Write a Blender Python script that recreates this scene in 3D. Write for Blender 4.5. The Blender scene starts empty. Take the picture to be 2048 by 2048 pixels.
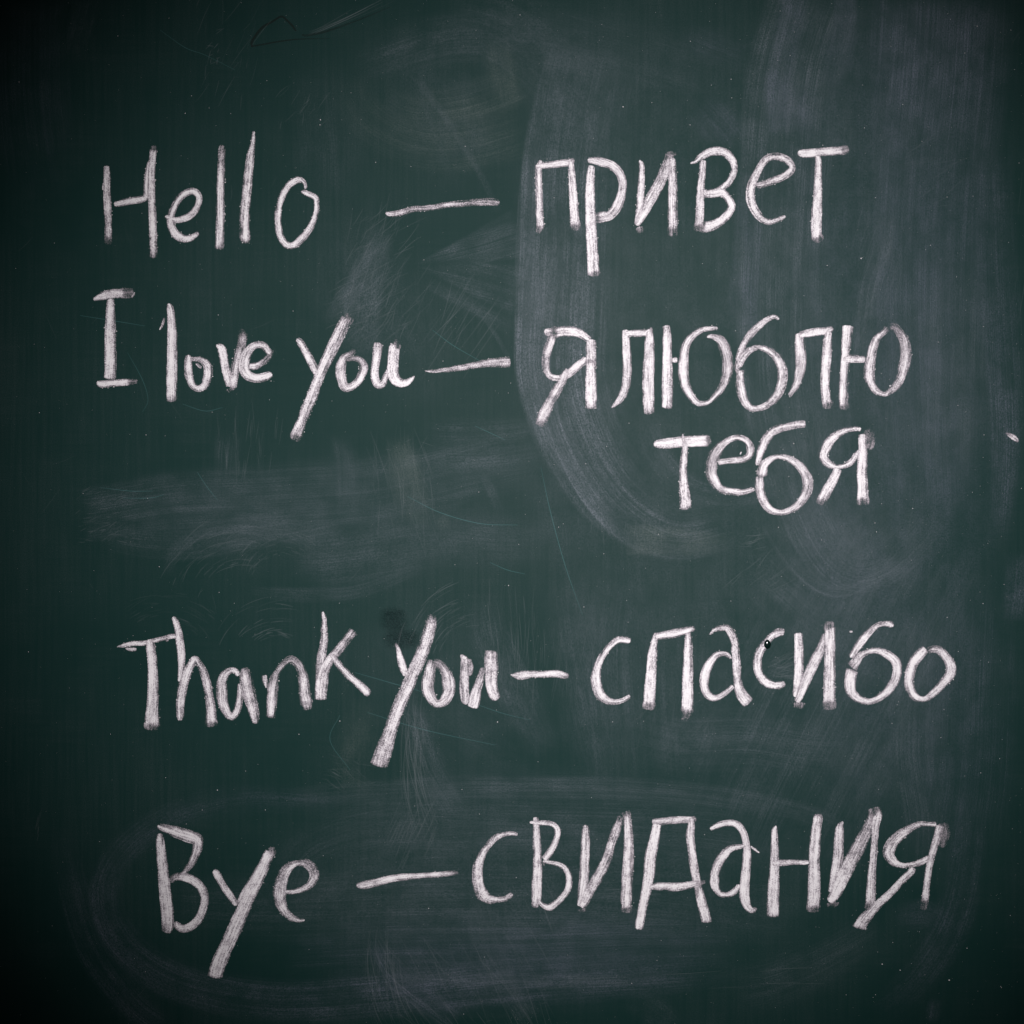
import bpy, math, random
import numpy as np
from mathutils import Vector, Matrix, noise

# ------------------------------------------------------------------ camera, world, light, exposure
scene = bpy.context.scene
scene.render.engine = 'CYCLES'
scene.cycles.transparent_max_bounces = 48
scene.view_settings.view_transform = 'Standard'
scene.view_settings.look = 'None'
scene.view_settings.gamma = 1.0
scene.view_settings.exposure = 0.0
scene.view_settings.use_curve_mapping = False

EYE = 1.5            # height of the middle of the photographed patch above the floor
cam_data = bpy.data.cameras.new('camera')
cam = bpy.data.objects.new('camera', cam_data)
scene.collection.objects.link(cam)
cam.location = (0.0, -2.2, EYE)
cam.rotation_euler = (math.radians(90), 0, 0)
cam_data.sensor_width = 36.0
cam_data.lens = 36.0 * 2.2 / 1.024
cam_data.clip_start = 0.05
cam_data.clip_end = 50
scene.camera = cam

world = bpy.data.worlds.new('World')
scene.world = world
world.use_nodes = True
world.node_tree.nodes['Background'].inputs[0].default_value = (0.8, 0.9, 1.0, 1)
world.node_tree.nodes['Background'].inputs[1].default_value = 0.0005

lamp_data = bpy.data.lights.new('room_lamp', 'SPOT')      # one soft lamp facing the board
lamp_data.energy = 188.0
lamp_data.color = (1.0, 0.965, 0.985)
lamp_data.spot_size = math.radians(42.6)
lamp_data.spot_blend = 1.0
lamp_data.shadow_soft_size = 0.10
lamp = bpy.data.objects.new('room_lamp', lamp_data)
scene.collection.objects.link(lamp)
lamp.location = (0.18, -2.0, EYE + 0.28)
aim = Vector((0.085, 0.0, EYE + 0.03))
lamp.rotation_euler = (aim - lamp.location).to_track_quat('-Z', 'Y').to_euler()

rng = random.Random(11)
C = scene.collection

def bx(mm): return (mm - 512.0) * 0.001          # millimetres on the board -> metres
def bz(mm): return EYE - (mm - 512.0) * 0.001

# ------------------------------------------------------------------ node helpers
def new_mat(name):
    m = bpy.data.materials.new(name); m.use_nodes = True
    nt = m.node_tree; nt.nodes.clear()
    return m, nt
class G:
    def __init__(s, nt): s.nt = nt
    def node(s, t, **kw):
        n = s.nt.nodes.new(t)
        for k, v in kw.items(): setattr(n, k, v)
        return n
    def put(s, sock, v):
        if isinstance(v, bpy.types.NodeSocket): s.nt.links.new(v, sock)
        else: sock.default_value = v
    def m(s, op, a, b=0.0, c=0.0, clamp=False):
        n = s.node('ShaderNodeMath', operation=op, use_clamp=clamp)
        s.put(n.inputs[0], a); s.put(n.inputs[1], b); s.put(n.inputs[2], c)
        return n.outputs[0]
    def attr(s, name): return s.node('ShaderNodeAttribute', attribute_name=name).outputs['Fac']
    def xyz(s, x, y, z=0.0):
        n = s.node('ShaderNodeCombineXYZ')
        s.put(n.inputs[0], x); s.put(n.inputs[1], y); s.put(n.inputs[2], z)
        return n.outputs[0]
    def noise(s, vec, scale=1.0, detail=2.0, rough=0.5):
        n = s.node('ShaderNodeTexNoise')
        s.put(n.inputs['Vector'], vec)
        n.inputs['Scale'].default_value = scale; n.inputs['Detail'].default_value = detail
        n.inputs['Roughness'].default_value = rough
        return n.outputs['Fac']
    def smooth(s, v, lo, hi, a=0.0, b=1.0):
        n = s.node('ShaderNodeMapRange', interpolation_type='SMOOTHSTEP')
        s.put(n.inputs['Value'], v); s.put(n.inputs['From Min'], lo); s.put(n.inputs['From Max'], hi)
        s.put(n.inputs['To Min'], a); s.put(n.inputs['To Max'], b)
        return n.outputs[0]
    def lin(s, v, lo, hi, a=0.0, b=1.0):
        n = s.node('ShaderNodeMapRange')
        s.put(n.inputs['Value'], v); s.put(n.inputs['From Min'], lo); s.put(n.inputs['From Max'], hi)
        s.put(n.inputs['To Min'], a); s.put(n.inputs['To Max'], b)
        return n.outputs[0]
    def mixc(s, f, a, b):
        n = s.node('ShaderNodeMix', data_type='RGBA')
        s.put(n.inputs[0], f); s.put(n.inputs[6], a); s.put(n.inputs[7], b)
        return n.outputs[2]

# ------------------------------------------------------------------ materials
def board_material():
    m, nt = new_mat('green_chalkboard_enamel'); g = G(nt)
    co = g.node('ShaderNodeTexCoord').outputs['Object']
    mp = g.node('ShaderNodeMapping'); nt.links.new(co, mp.inputs[0]); mp.inputs['Scale'].default_value = (260, 1, 9)
    vert = g.noise(mp.outputs[0], 1.0, 4, .6)                     # faint upright wipe streaks
    mp2 = g.node('ShaderNodeMapping'); nt.links.new(co, mp2.inputs[0]); mp2.inputs['Scale'].default_value = (9, 1, 200)
    mp2.inputs['Rotation'].default_value = (0, math.radians(9), 0)
    horiz = g.noise(mp2.outputs[0], 1.0, 4, .6)
    cloud = g.noise(co, 5.0, 5, .6)
    cloud2 = g.noise(co, 17.0, 4, .6)
    grain = g.noise(co, 850.0, 2, .75)
    film = g.m('MULTIPLY', g.smooth(cloud, .3, .7, .12, 1.0), g.lin(vert, .3, .72, .25, 1.2))
    film = g.m('ADD', film, g.m('MULTIPLY', g.smooth(cloud2, .42, .75), g.lin(horiz, .35, .7, .0, .55)))
    film = g.m('MULTIPLY', film, g.lin(grain, .3, .7, .0, 2.0))
    film = g.m('MULTIPLY', film, FILM, clamp=True)
    col = g.mixc(film, BOARD + (1,), (0.70, 0.70, 0.76, 1))
    p = g.node('ShaderNodeBsdfPrincipled')
    g.put(p.inputs['Base Color'], col)
    g.put(p.inputs['Roughness'], g.lin(cloud2, .2, .8, .43, .5))
    g.put(p.inputs['Specular IOR Level'], SPEC)
    b = g.node('ShaderNodeBump'); b.inputs['Strength'].default_value = .12; b.inputs['Distance'].default_value = .0004
    g.put(b.inputs['Height'], g.m('ADD', grain, g.m('MULTIPLY', vert, .5)))
    nt.links.new(b.outputs[0], p.inputs['Normal'])
    o = g.node('ShaderNodeOutputMaterial'); nt.links.new(p.outputs[0], o.inputs[0])
    return m

def ribbon_coords(g):
    t, s, hw = g.attr('along'), g.attr('across'), g.attr('half_width')
    smm = g.m('MULTIPLY', s, hw)
    dr = g.m('SUBTRACT', hw, smm); dl = g.m('ADD', hw, smm)
    e = g.m('MINIMUM', g.m('DIVIDE', dr, g.attr('soft_right')), g.m('DIVIDE', dl, g.attr('soft_left')))
    e = g.m('MINIMUM', e, g.attr('end_fade'))
    prof = g.smooth(e, 0.0, 1.0)
    return t, s, smm, e, prof

def chalk_material():
    m, nt = new_mat('white_chalk'); g = G(nt)
    t, s, smm, e, prof = ribbon_coords(g)
    seed, dens = g.attr('seed'), g.attr('cover')
    streak = g.noise(g.xyz(g.m('MULTIPLY', t, .045), g.m('MULTIPLY', smm, .95), seed), 1.0, 3, .68)
    streak2 = g.noise(g.xyz(g.m('MULTIPLY', t, .02), g.m('MULTIPLY', smm, .38), g.m('ADD', seed, 7.3)), 1.0, 2, .5)
    grain = g.noise(g.xyz(g.m('MULTIPLY', t, 1.0), g.m('MULTIPLY', smm, 1.0), seed), .95, 2, .65)
    patch = g.noise(g.xyz(g.m('MULTIPLY', t, .13), g.m('MULTIPLY', smm, .16), g.m('ADD', seed, 3.1)), 1.0, 2, .5)
    v = g.m('MULTIPLY', g.m('POWER', dens, .78), g.m('POWER', g.m('MAXIMUM', g.m('MINIMUM', e, 1.0), 0.0), .55))
    v = g.m('MULTIPLY', v, 1.27)
    v = g.m('ADD', v, g.m('MULTIPLY', g.m('SUBTRACT', grain, .5), g.lin(dens, .25, .8, 1.3, 2.05)))
    v = g.m('ADD', v, g.m('MULTIPLY', g.m('SUBTRACT', streak, .5), g.lin(dens, .25, .8, .7, 2.0)))
    v = g.m('ADD', v, g.m('MULTIPLY', g.m('SUBTRACT', streak2, .5), 1.0))
    v = g.m('ADD', v, g.m('MULTIPLY', g.m('SUBTRACT', patch, .5), 1.0))
    a = g.smooth(v, .05, 1.12)
    a = g.m('MULTIPLY', a, g.smooth(e, 0.0, .14))
    d = g.node('ShaderNodeBsdfDiffuse'); d.inputs['Roughness'].default_value = .6
    g.put(d.inputs['Color'], g.mixc(g.smooth(v, .6, 1.5), (0.54, 0.49, 0.53, 1), (0.95, 0.925, 0.93, 1)))
    b = g.node('ShaderNodeBump'); b.inputs['Strength'].default_value = .55; b.inputs['Distance'].default_value = .0006
    g.put(b.inputs['Height'], g.m('ADD', g.m('MULTIPLY', streak, .8), g.m('ADD', g.m('MULTIPLY', grain, .6), prof)))
    nt.links.new(b.outputs[0], d.inputs['Normal'])
    tr = g.node('ShaderNodeBsdfTransparent'); mx = g.node('ShaderNodeMixShader')
    g.put(mx.inputs[0], a); nt.links.new(tr.outputs[0], mx.inputs[1]); nt.links.new(d.outputs[0], mx.inputs[2])
    o = g.node('ShaderNodeOutputMaterial'); nt.links.new(mx.outputs[0], o.inputs[0])
    return m

def dust_material(name, tint):
    m, nt = new_mat(name); g = G(nt)
    t, s, smm, e, prof = ribbon_coords(g)
    seed, dens, st = g.attr('seed'), g.attr('cover'), g.attr('streak')
    fine = g.noise(g.xyz(g.m('MULTIPLY', t, .006), g.m('MULTIPLY', smm, .85), seed), 1.0, 2, .7)
    wide = g.noise(g.xyz(g.m('MULTIPLY', t, .004), g.m('MULTIPLY', smm, .11), g.m('ADD', seed, 5.0)), 1.0, 2, .6)
    blot = g.noise(g.xyz(g.m('MULTIPLY', t, .03), g.m('MULTIPLY', smm, .04), g.m('ADD', seed, 9.0)), 1.0, 2, .6)
    grain = g.noise(g.xyz(g.m('MULTIPLY', t, .7), g.m('MULTIPLY', smm, .9), seed), 1.15, 1, .75)
    k = g.m('MULTIPLY', g.smooth(fine, .32, .72, .25, 1.6), g.smooth(wide, .28, .72, .34, 1.45))
    k = g.m('ADD', g.m('MULTIPLY', k, st), g.m('SUBTRACT', 1.0, st))
    a = g.m('MULTIPLY', g.m('MULTIPLY', k, prof), dens)
    a = g.m('MULTIPLY', a, g.smooth(blot, .28, .7, .45, 1.45))
    a = g.m('MULTIPLY', a, g.lin(grain, .32, .68, .05, 1.95))
    a = g.m('MULTIPLY', a, DUST, clamp=True)
    d = g.node('ShaderNodeBsdfDiffuse'); g.put(d.inputs['Color'], tint + (1,))
    tr = g.node('ShaderNodeBsdfTransparent'); mx = g.node('ShaderNodeMixShader')
    g.put(mx.inputs[0], a); nt.links.new(tr.outputs[0], mx.inputs[1]); nt.links.new(d.outputs[0], mx.inputs[2])
    o = g.node('ShaderNodeOutputMaterial'); nt.links.new(mx.outputs[0], o.inputs[0])
    return m

def hairline_material(name, col, k):
    m, nt = new_mat(name); g = G(nt)
    a = g.m('MULTIPLY', g.attr('cover'), k, clamp=True)
    d = g.node('ShaderNodeBsdfDiffuse'); g.put(d.inputs['Color'], col + (1,))
    tr = g.node('ShaderNodeBsdfTransparent'); mx = g.node('ShaderNodeMixShader')
    g.put(mx.inputs[0], a); nt.links.new(tr.outputs[0], mx.inputs[1]); nt.links.new(d.outputs[0], mx.inputs[2])
    o = g.node('ShaderNodeOutputMaterial'); nt.links.new(mx.outputs[0], o.inputs[0])
    return m

def plain_material(name, col, rough, spec=.5):
    m, nt = new_mat(name); g = G(nt)
    p = g.node('ShaderNodeBsdfPrincipled')
    co = g.node('ShaderNodeTexCoord').outputs['Object']
    n = g.noise(co, 900.0, 2, .5)
    g.put(p.inputs['Base Color'], g.mixc(n, tuple(c * .8 for c in col) + (1,), tuple(c * 1.15 for c in col) + (1,)))
    p.inputs['Roughness'].default_value = rough; p.inputs['Specular IOR Level'].default_value = spec
    o = g.node('ShaderNodeOutputMaterial'); nt.links.new(p.outputs[0], o.inputs[0])
    return m

BOARD = (0.0070, 0.0335, 0.0297)
FILM = 0.015
SPEC = 0.05
DUST = 0.46
MAT_BOARD = board_material()
MAT_CHALK = chalk_material()
MAT_CRUMB = plain_material('chalk_crumb', (0.80, 0.77, 0.785), .9, .1)
MAT_DUST = [dust_material('chalk_dust', (0.57, 0.61, 0.71)),
            dust_material('lilac_chalk_dust', (0.60, 0.61, 0.82)),
            dust_material('yellowish_chalk_dust', (0.64, 0.70, 0.66))]
MAT_HAIR = hairline_material('chalk_hairline', (0.62, 0.66, 0.70), .21)
MAT_TEAL = hairline_material('enamel_scratch', (0.16, 0.42, 0.42), .36)
MAT_DARK = hairline_material('dark_brown_mark', (0.022, 0.012, 0.010), .34)

# ------------------------------------------------------------------ ribbons laid on the board
def parse(txt):
    out = []
    for tok in txt.split():
        v = [float(q) for q in tok.split(',')]
        if len(v) == 3: v.append(1.0)
        out.append(v)
    return np.array(out)

def spline(p, step):
    """Catmull-Rom through the points (x, y, width, density), resampled evenly."""
    if len(p) == 2: p = np.array([p[0], p[0] * .5 + p[1] * .5, p[1]])
    q = np.vstack([2 * p[0] - p[1], p, 2 * p[-1] - p[-2]])
    fine = []
    for i in range(1, len(q) - 2):
        a, b, c, d = q[i-1], q[i], q[i+1], q[i+2]
        n = max(6, int(np.hypot(*(c - b)[:2]) / .5))
        t = np.linspace(0, 1, n, endpoint=False)[:, None]
        cr = .5 * (2*b + (c-a)*t + (2*a - 5*b + 4*c - d)*t*t + (3*b - a - 3*c + d)*t**3)
        cr[:, 2:] = b[2:] + (c - b)[2:] * t            # width and density run straight
        fine.append(cr)
    fine = np.vstack(fine + [q[-2:-1]])
    seg = np.hypot(np.diff(fine[:, 0]), np.diff(fine[:, 1]))
    L = np.concatenate([[0], np.cumsum(seg)])
    n = max(6, int(L[-1] / step) + 1)
    u = np.linspace(0, L[-1], n)
    r = np.stack([np.interp(u, L, fine[:, k]) for k in range(4)], 1)
    kern = np.array([0, 1, 2, 1, 0.]) / 4              # soften the width and density steps a little
    for k in (2, 3):
        pad = np.concatenate([[r[0, k]] * 2, r[:, k], [r[-1, k]] * 2])
        r[:, k] = np.convolve(pad, kern, 'valid')
    return r, u

class Ribbon:
    def __init__(s):
        s.v, s.f = [], []
        s.a = {k: [] for k in ('along', 'across', 'half_width', 'soft_left', 'soft_right', 'end_fade', 'cover', 'seed', 'streak')}
        s.mat = []
    def add(s, pts, depth, soft_l, soft_r, end, seed, crown=0.0, cols=7, step=1.5, streak=0.0, cap=0.0, wob=0.0):
        r, u = spline(pts, step)
        tx, ty = np.gradient(r[:, 0]), np.gradient(r[:, 1])
        l = np.hypot(tx, ty) + 1e-9; tx, ty = tx / l, ty / l
        hw = r[:, 2] * .5
        if wob:
            hw = hw * (1 + wob * np.array([noise.noise(Vector((q * .12, seed * 3.7, 0))) for q in u]))
        if cap:
            for sgn, w in ((u, hw[min(3, len(hw)-1)]), (u[-1] - u, hw[-min(4, len(hw))])):
                cl = max(cap * w, .3)
                hw = hw * np.where(sgn < cl, np.sqrt(np.clip(1 - ((cl - sgn) / cl) ** 2, .16, 1)), 1)
        hw = np.maximum(hw, .15)
        base = len(s.v)
        S = np.linspace(-1, 1, cols)
        for i in range(len(r)):
            ef = min(u[i], u[-1] - u[i]) / max(end, .05)
            for c in S:
                x = r[i, 0] - ty[i] * c * hw[i]; y = r[i, 1] + tx[i] * c * hw[i]
                s.v.append((bx(x), -(depth + crown * (1 - c * c)) * .001, bz(y)))
                A = s.a
                A['along'].append(u[i]); A['across'].append(c); A['half_width'].append(hw[i])
                A['soft_left'].append(min(soft_l, hw[i] * 1.2 + .01)); A['soft_right'].append(min(soft_r, hw[i] * 1.2 + .01))
                A['end_fade'].append(ef); A['cover'].append(max(r[i, 3], 0)); A['seed'].append(seed); A['streak'].append(streak)
        for i in range(len(r) - 1):
            for j in range(cols - 1):
                a = base + i * cols + j
                s.f.append((a, a + cols, a + cols + 1, a + 1)); s.mat.append(0)
        return r, tx, ty, hw
    def crumb(s, x, y, depth, rad, idx=1):
        b = len(s.v)
        k = [(1,0,0),(-1,0,0),(0,1,0),(0,-1,0),(0,0,1),(0,0,-1)]
        sc = [rad * rng.uniform(.6, 1.15) for _ in range(3)]
        an = rng.uniform(0, 3.14); ca, sa = math.cos(an), math.sin(an)
        for q in k:
            px, pz = q[0]*sc[0], q[2]*sc[2]
            s.v.append((bx(x) + (px*ca - pz*sa)*.001, -(depth + sc[1]*.4 + q[1]*sc[1]) * .001, bz(y) + (px*sa + pz*ca)*.001))
            for n in s.a: s.a[n].append(1.0)
        for t in ((0,2,4),(2,1,4),(1,3,4),(3,0,4),(2,0,5),(1,2,5),(3,1,5),(0,3,5)):
            s.f.append(tuple(b + i for i in t)); s.mat.append(idx)
    def build(s, name, mats, parent=None):
        me = bpy.data.meshes.new(name)
        me.from_pydata(s.v, [], s.f)
        for k, vals in s.a.items():
            at = me.attributes.new(k, 'FLOAT', 'POINT'); at.data.foreach_set('value', np.array(vals, dtype=np.float32))
        for m in mats: me.materials.append(m)
        me.polygons.foreach_set('material_index', np.array(s.mat, dtype=np.int32))
        me.polygons.foreach_set('use_smooth', np.array([x == 0 for x in s.mat], dtype=bool))
        me.update()
        o = bpy.data.objects.new(name, me); C.objects.link(o)
        if parent: o.parent = parent
        return o

# ------------------------------------------------------------------ traced data: millimetres on the board,
# strokes: soft edge left, right, end, crumbs, 'x,y,width[,density] ...' ; smears: left, right, end, streak, tint, '...'
WRITING = {
 'Hello': [
  ('H', [
   (1.5, 1.5, 1.5, 4, '106.4,165.7,5.4 106.8,172.8,6.4 107,189.9,7.1 107.5,205.4,7.4 108.2,220.9,7.1 108.5,235.7,6.8 108.6,238.4,6.7,0.4 108,245.2,4.7,0.3'),
   (1.5, 1.5, 1.5, 0, '103.6,182.9,1.1 103,190.3,1.6'),
   (2.5, 1.5, 1.5, 5, '114.1,204.5,4.7 121.6,202.9,6.1 132.5,200.7,6.5 141.8,199.3,6.5 145.8,196.5,5.6 146.3,186,4.3 147.2,172.8,3.7 149.1,161.9,2.8,0.7'),
   (2, 1.5, 1.5, 6, '153.8,145,2.6,0.25 154,149.9,6.1,0.33 153.3,153,6.5 152,166.6,6.6 151.7,182.1,6.8 151.9,197.6,7.1 152.6,213.2,7.6 153,228.7,7.6 153.4,244.2,7.1 153.8,251.2,6.8,0.75 153.3,258.6,5.4,0.3'),
  ]),
  ('e', [
   (2, 2, 1.5, 2, '165.1,216.5,3.6 175.2,220,5.8 183.7,218.6,6.6 191.5,214.7,7 196.9,207.7,6.6 199.2,199.2,6.2 196.9,193.4,6.6 191.5,191.3,6.6 183.7,194.5,6.6 176.7,202.3,6.4 171.7,213.2,6.5 170.7,222.5,7 173.6,231,7.8 179.8,237.2,8.7 186.8,238.8,7 193.8,236.5,5.6 198.6,232.4,3.3,0.7'),
  ]),
  ('l', [
   (3, 2, 1.5, 5, '223.3,145.2,3.1,0.4 221.9,149.5,6.8,0.75 221.4,166.6,7.1 220.6,189.9,8.2 220.6,213.2,8.5 220.3,232.6,8.7 220,242.7,8.9,0.85 219,249.7,7.4,0.3'),
  ]),
  ('l', [
   (2.5, 4, 1.5, 4, '253.8,131.3,2.5 253.7,137.1,3.7 252.6,145.6,5.4 250.6,154.9,7.8 249.3,166.6,8.9 247.7,182.1,9.2 246.2,197.6,9.3 244.9,213.2,9.9 244.6,228.7,10.4 245.2,238.8,10.7 244.3,243.1,7.8,0.5'),
  ]),
  ('o', [
   (3, 1.5, 1.5, 2, '301.3,190.7,3.1,0.45 306.4,193,5.4 311.8,195.3,5.8 316.1,198.4,5.4 316.8,204.6,5 316.5,211.6,5 313.7,220.2,5.8,0.9 309.5,229.5,7.4,0.85 301.7,238.8,7.4,0.9 293.2,245.4,6.6 286.2,245,6.6 280.7,236.5,6.6 278,224.8,6.6 277.9,213.2,6.4 280,202.3,6.4 284.2,192.2,6.6 290.1,184.4,6.6 296.3,180.2,6.6 301.7,180.2,5.8 304.8,183.7,3.5 305.7,189.1,3'),
  ]),
 ],
 'dash1': [
  ('-', [
   (3.5, 3.5, 2.5, 2, '385.5,212.6,1.7 390.2,214.3,4.8 401.1,212.8,6.2,0.75 413.5,209.3,6.2,0.6 424.3,208.5,5.6,0.58 436,207,6.1,0.62 447.6,205,5.7,0.7 463.2,203.5,6.8,0.65 478.7,202.3,7.4,0.62 491.1,201.9,8.4,0.55 499.7,203.1,5.4,0.5'),
  ]),
 ],
 'privet': [
  ('\u043f', [
   (1.5, 2, 1.5, 9, '540.6,160,3.1 539.8,163.7,4.8 538.6,168.4,6.2 538.6,181.6,6.4 539,197.1,6.8 539.6,212.6,7.1 540.3,224.3,7.1 540.3,227,7.1,0.4 537.9,233.4,4.3,0.25'),
   (1.5, 1.5, 1.5, 7, '535.5,166.4,3.5 542.5,165.7,5.8 551.1,164.9,6.8 558.8,163.9,6.8 566.6,162.8,6.8 570.5,161.4,6.2 574.7,160.2,3.9,0.4'),
   (1.5, 1.5, 1.5, 7, '570.9,161.4,5.4 571.4,169.9,6.2 572.4,185.5,7.4 573.6,201,8.2 574.3,216.5,8.9 575,222.7,9.2 575.2,225.5,9.2,0.35 575.5,231.1,5.4,0.28'),
  ]),
  ('\u0440', [
   (2, 1.5, 1.5, 3, '591.8,165.3,6.2 590.8,172.3,7.4 590.3,181.6,8.5 590,197.1,9.7 590.5,212.6,9.9 591,224.3,10.1 591.8,239.8,10.9 592.6,255.3,11.3 593.4,269.7,11.6 593.6,272.8,11.6,0.4 593.4,276.7,8.5,0.25'),
   (2.5, 1.5, 1.5, 2, '587.4,160.5,4.3 594.5,160.6,7.8 602.3,162.2,8.7 611.6,165.3,8.7 618.6,171.5,8.4 622.1,180,8.2 622.5,189.3,7.8 620.2,199.4,8.9 615.5,209.5,9.7 609.3,215.7,9.3 602.3,217.1,10.1,0.95 600.4,217.3,9.7,0.85 598,217.5,9.3,0.3 592.6,215.4,5.4,0.28'),
  ]),
  ('\u0438', [
   (1.5, 2, 1.5, 4, '639.6,160,1.9 641.7,166.1,5.6 641.5,177.7,6.4 641.1,189.3,7.1 640.3,201,7.4 638.8,212.6,7 637.6,222,6.2 637.2,225.8,4.7'),
   (3, 2, 1.5, 3, '635.7,225.1,5.4 638.8,221.2,7 641.1,216.5,8.9 647.3,204.9,10.9 653.5,194,11.6,0.82 659.8,182.4,11.6,0.7 664.4,171.5,10.9,0.7 668.3,160.6,8.5,0.55 670.2,153.6,7,0.3'),
   (1.5, 1.5, 1.5, 0, '638.4,226.6,6.6,0.6 639.6,229.7,7,0.35 638.8,233.4,4.7,0.25'),
   (1.5, 1.5, 2.5, 0, '670.8,151.1,5.4,0.22 671,156.5,11.3,0.32'),
   (4.5, 1.5, 1.5, 4, '671.7,158,5.4 672.4,161.9,7 672.5,170.5,8.2 672.9,186,9.3 672.9,201.5,9.7 672.9,217,9.7 672.9,226.8,8.9 672.9,229.5,8.7,0.4 672.9,236.6,7,0.28'),
  ]),
  ('\u0432', [
   (1.5, 2, 1.5, 2, '702.8,159.8,6.2 702.4,170.5,6.6 701.2,182.1,7.4 700.5,194.5,7.8,0.9 700.1,197.6,8.2,0.75 700.1,205.4,8.2 699.7,217,8.2 698.9,223.3,7.8,0.9 698.7,226,7.8,0.4 698.5,231.8,7,0.28'),
   (2.5, 2, 1.5, 2, '690.2,163.5,1.7 695.8,161.5,3.9,0.9 701.2,156.9,7 709,152.6,7.8 717.5,151.1,8.2 726.1,153.4,8.2 732.3,160.4,7.4 734.2,168.1,6.2 732.3,176.7,7 726.9,184.4,7.4 719.9,189.5,6.2 713.7,191.4,4.7'),
   (2.5, 1.5, 1.5, 2, '703.6,190.7,4.7,0.9 707.5,193.8,8.4 714.4,193.4,9.3 721.4,192.2,9.3 726.9,196.9,7 731.1,203.9,7.8 731.5,207.7,7.8 727.6,214.7,7.8 719.9,221.7,8.5 712.1,225.6,9.7 706.3,226.8,10.5,0.9 703.6,226.4,10.1,0.35 699.7,224.4,8.5,0.25'),
   (1.5, 1.5, 2.5, 0, '702,189.9,3.1,0.35 703.6,198.8,8.5,0.3'),
  ]),
  ('\u0435', [
   (2.5, 3, 1.5, 2, '756,185.4,6.6 763.4,184.1,7 772.7,180.9,7 782,177.5,7.4 789.8,172,7.4 792.1,167.4,6.2 789,161.9,7 782.8,158,7.8 775.8,156.5,7.4 768,158,7 761.8,164.3,7 757.1,172.8,7.4 752.5,182.1,8.4 750.2,192.2,9.5 750.9,201.5,9.2 754,209.3,8.4 759.5,217,7.6 766.5,221.7,5.8 773.4,221.3,5 780.4,218.6,4.7 785.5,216.1,3.6'),
  ]),
  ('\u0442', [
   (1.5, 2.5, 1.5, 3, '797.6,152.2,4.3 802.6,153.4,8.4 810.4,153.4,8.9 815.1,153,8.5 816.6,152.6,8.2,0.85 829.8,151.4,7.9 839.9,150.7,7.8 841.8,150.5,7.8,0.4 849.2,149.5,5.8,0.25'),
   (2, 2, 1.5, 5, '817.4,155.3,5.3 818.2,162.7,7 818.2,174.3,7.4 817.8,186,7.8 817.4,197.6,8.9 816.6,213.2,10.1 816.2,227.1,10.5 816.6,235.3,10.5 817.2,237.6,10.9,0.4 818.2,243.1,7,0.2'),
  ]),
 ],
 'I': [
  ('I', [
   (1.5, 1.5, 1.5, 2, '93.4,300,2.6 101.7,296.4,7.4 111.1,294,8.9 121.1,293.2,8.9 124.3,293.2,8.7,0.33 134,293.2,7.1,0.28'),
   (1.5, 1.5, 1.5, 0, '135,292.2,1.1 133.7,295,1.9 131.4,297.5,0.9'),
   (4.5, 2, 1.5, 3, '110.3,298.9,7 110.7,306.1,8.4 110.7,321.6,10.2 110.7,337.1,11.5 110.7,352.6,11.8 110.7,368.2,11.8 110.3,376.7,11.6 110.1,379.4,11.3,0.6'),
   (1.5, 2, 1.5, 5, '97.1,381.8,3.6 101.7,384.1,7.4 111.1,383.3,7 118.8,382.9,6.6 126.6,382.5,6.6 128.9,382.1,5.6,0.4 138.1,381.2,3.1,0.28'),
  ]),
 ],
 'love': [
  ('l', [
   (3.5, 1.5, 1.5, 0, '168.1,303.6,2.6 170.5,308.4,7.1 171.6,317.7,8.5 172.4,333.2,9.3 172.2,348.8,9.7 172,368.2,10.5 171.8,383.7,10.7 171.8,394.2,10.7 171.8,396.1,10.7,0.5 172,398.4,9.7,0.75 172,402.3,7.8,0.2'),
   (1.5, 1.5, 1.5, 0, '164.6,317.7,1.4,0.6 162.3,324.7,2.8 159.8,330,2'),
  ]),
  ('o', [
   (2, 3, 1.5, 2, '188.2,354.8,4.7,0.6 188.4,358.3,6.6 188.2,362.2,7.4 188.2,370,8.2 189.3,377.7,7.8 192.8,385.5,7 198.6,388.6,6.6 204.1,386.3,7.1 207.2,379.3,8.7 208.3,371.5,9.2,0.95 206.8,364.5,8.2,0.9 201.7,360.3,5.4,0.85 195.5,359.1,4.7,0.8 189.7,359.1,3.9,0.5'),
   (1.5, 1.5, 1.5, 0, '195.9,363.1,1.9,0.7 199.4,366.5,3.6,0.9 201.7,368.4,2.2'),
  ]),
  ('v', [
   (2, 1.5, 1.5, 4, '216.1,345.3,1.9 218.8,346.3,5.4 221.8,349,8.9 223.5,356,8.4 225.4,366.1,8.4 228.1,377,8.7 230.9,386.3,8.9'),
   (3, 3, 1.5, 2, '232,387.8,9.7 233.6,377.7,8.7 235.5,367.6,8.5,0.9 237.8,356,8.7,0.75 240.9,345.9,9.9,0.6 242.3,338.1,10.2,0.5 242.1,335,8.9,0.28 241.2,328.8,3.1,0.16'),
   (1.5, 1.5, 2.5, 0, '230.1,386.7,10.1,0.4 232.8,391.1,7,0.2'),
  ]),
  ('e', [
   (1.5, 2.5, 1.5, 0, '249.1,366.5,6.2 254.5,366.5,7,0.8 260.7,364.1,6.6,0.65 266.2,359.9,6.2,0.4 269.7,355.2,4.7,0.5 272.8,349.8,4.3,0.35'),
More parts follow.
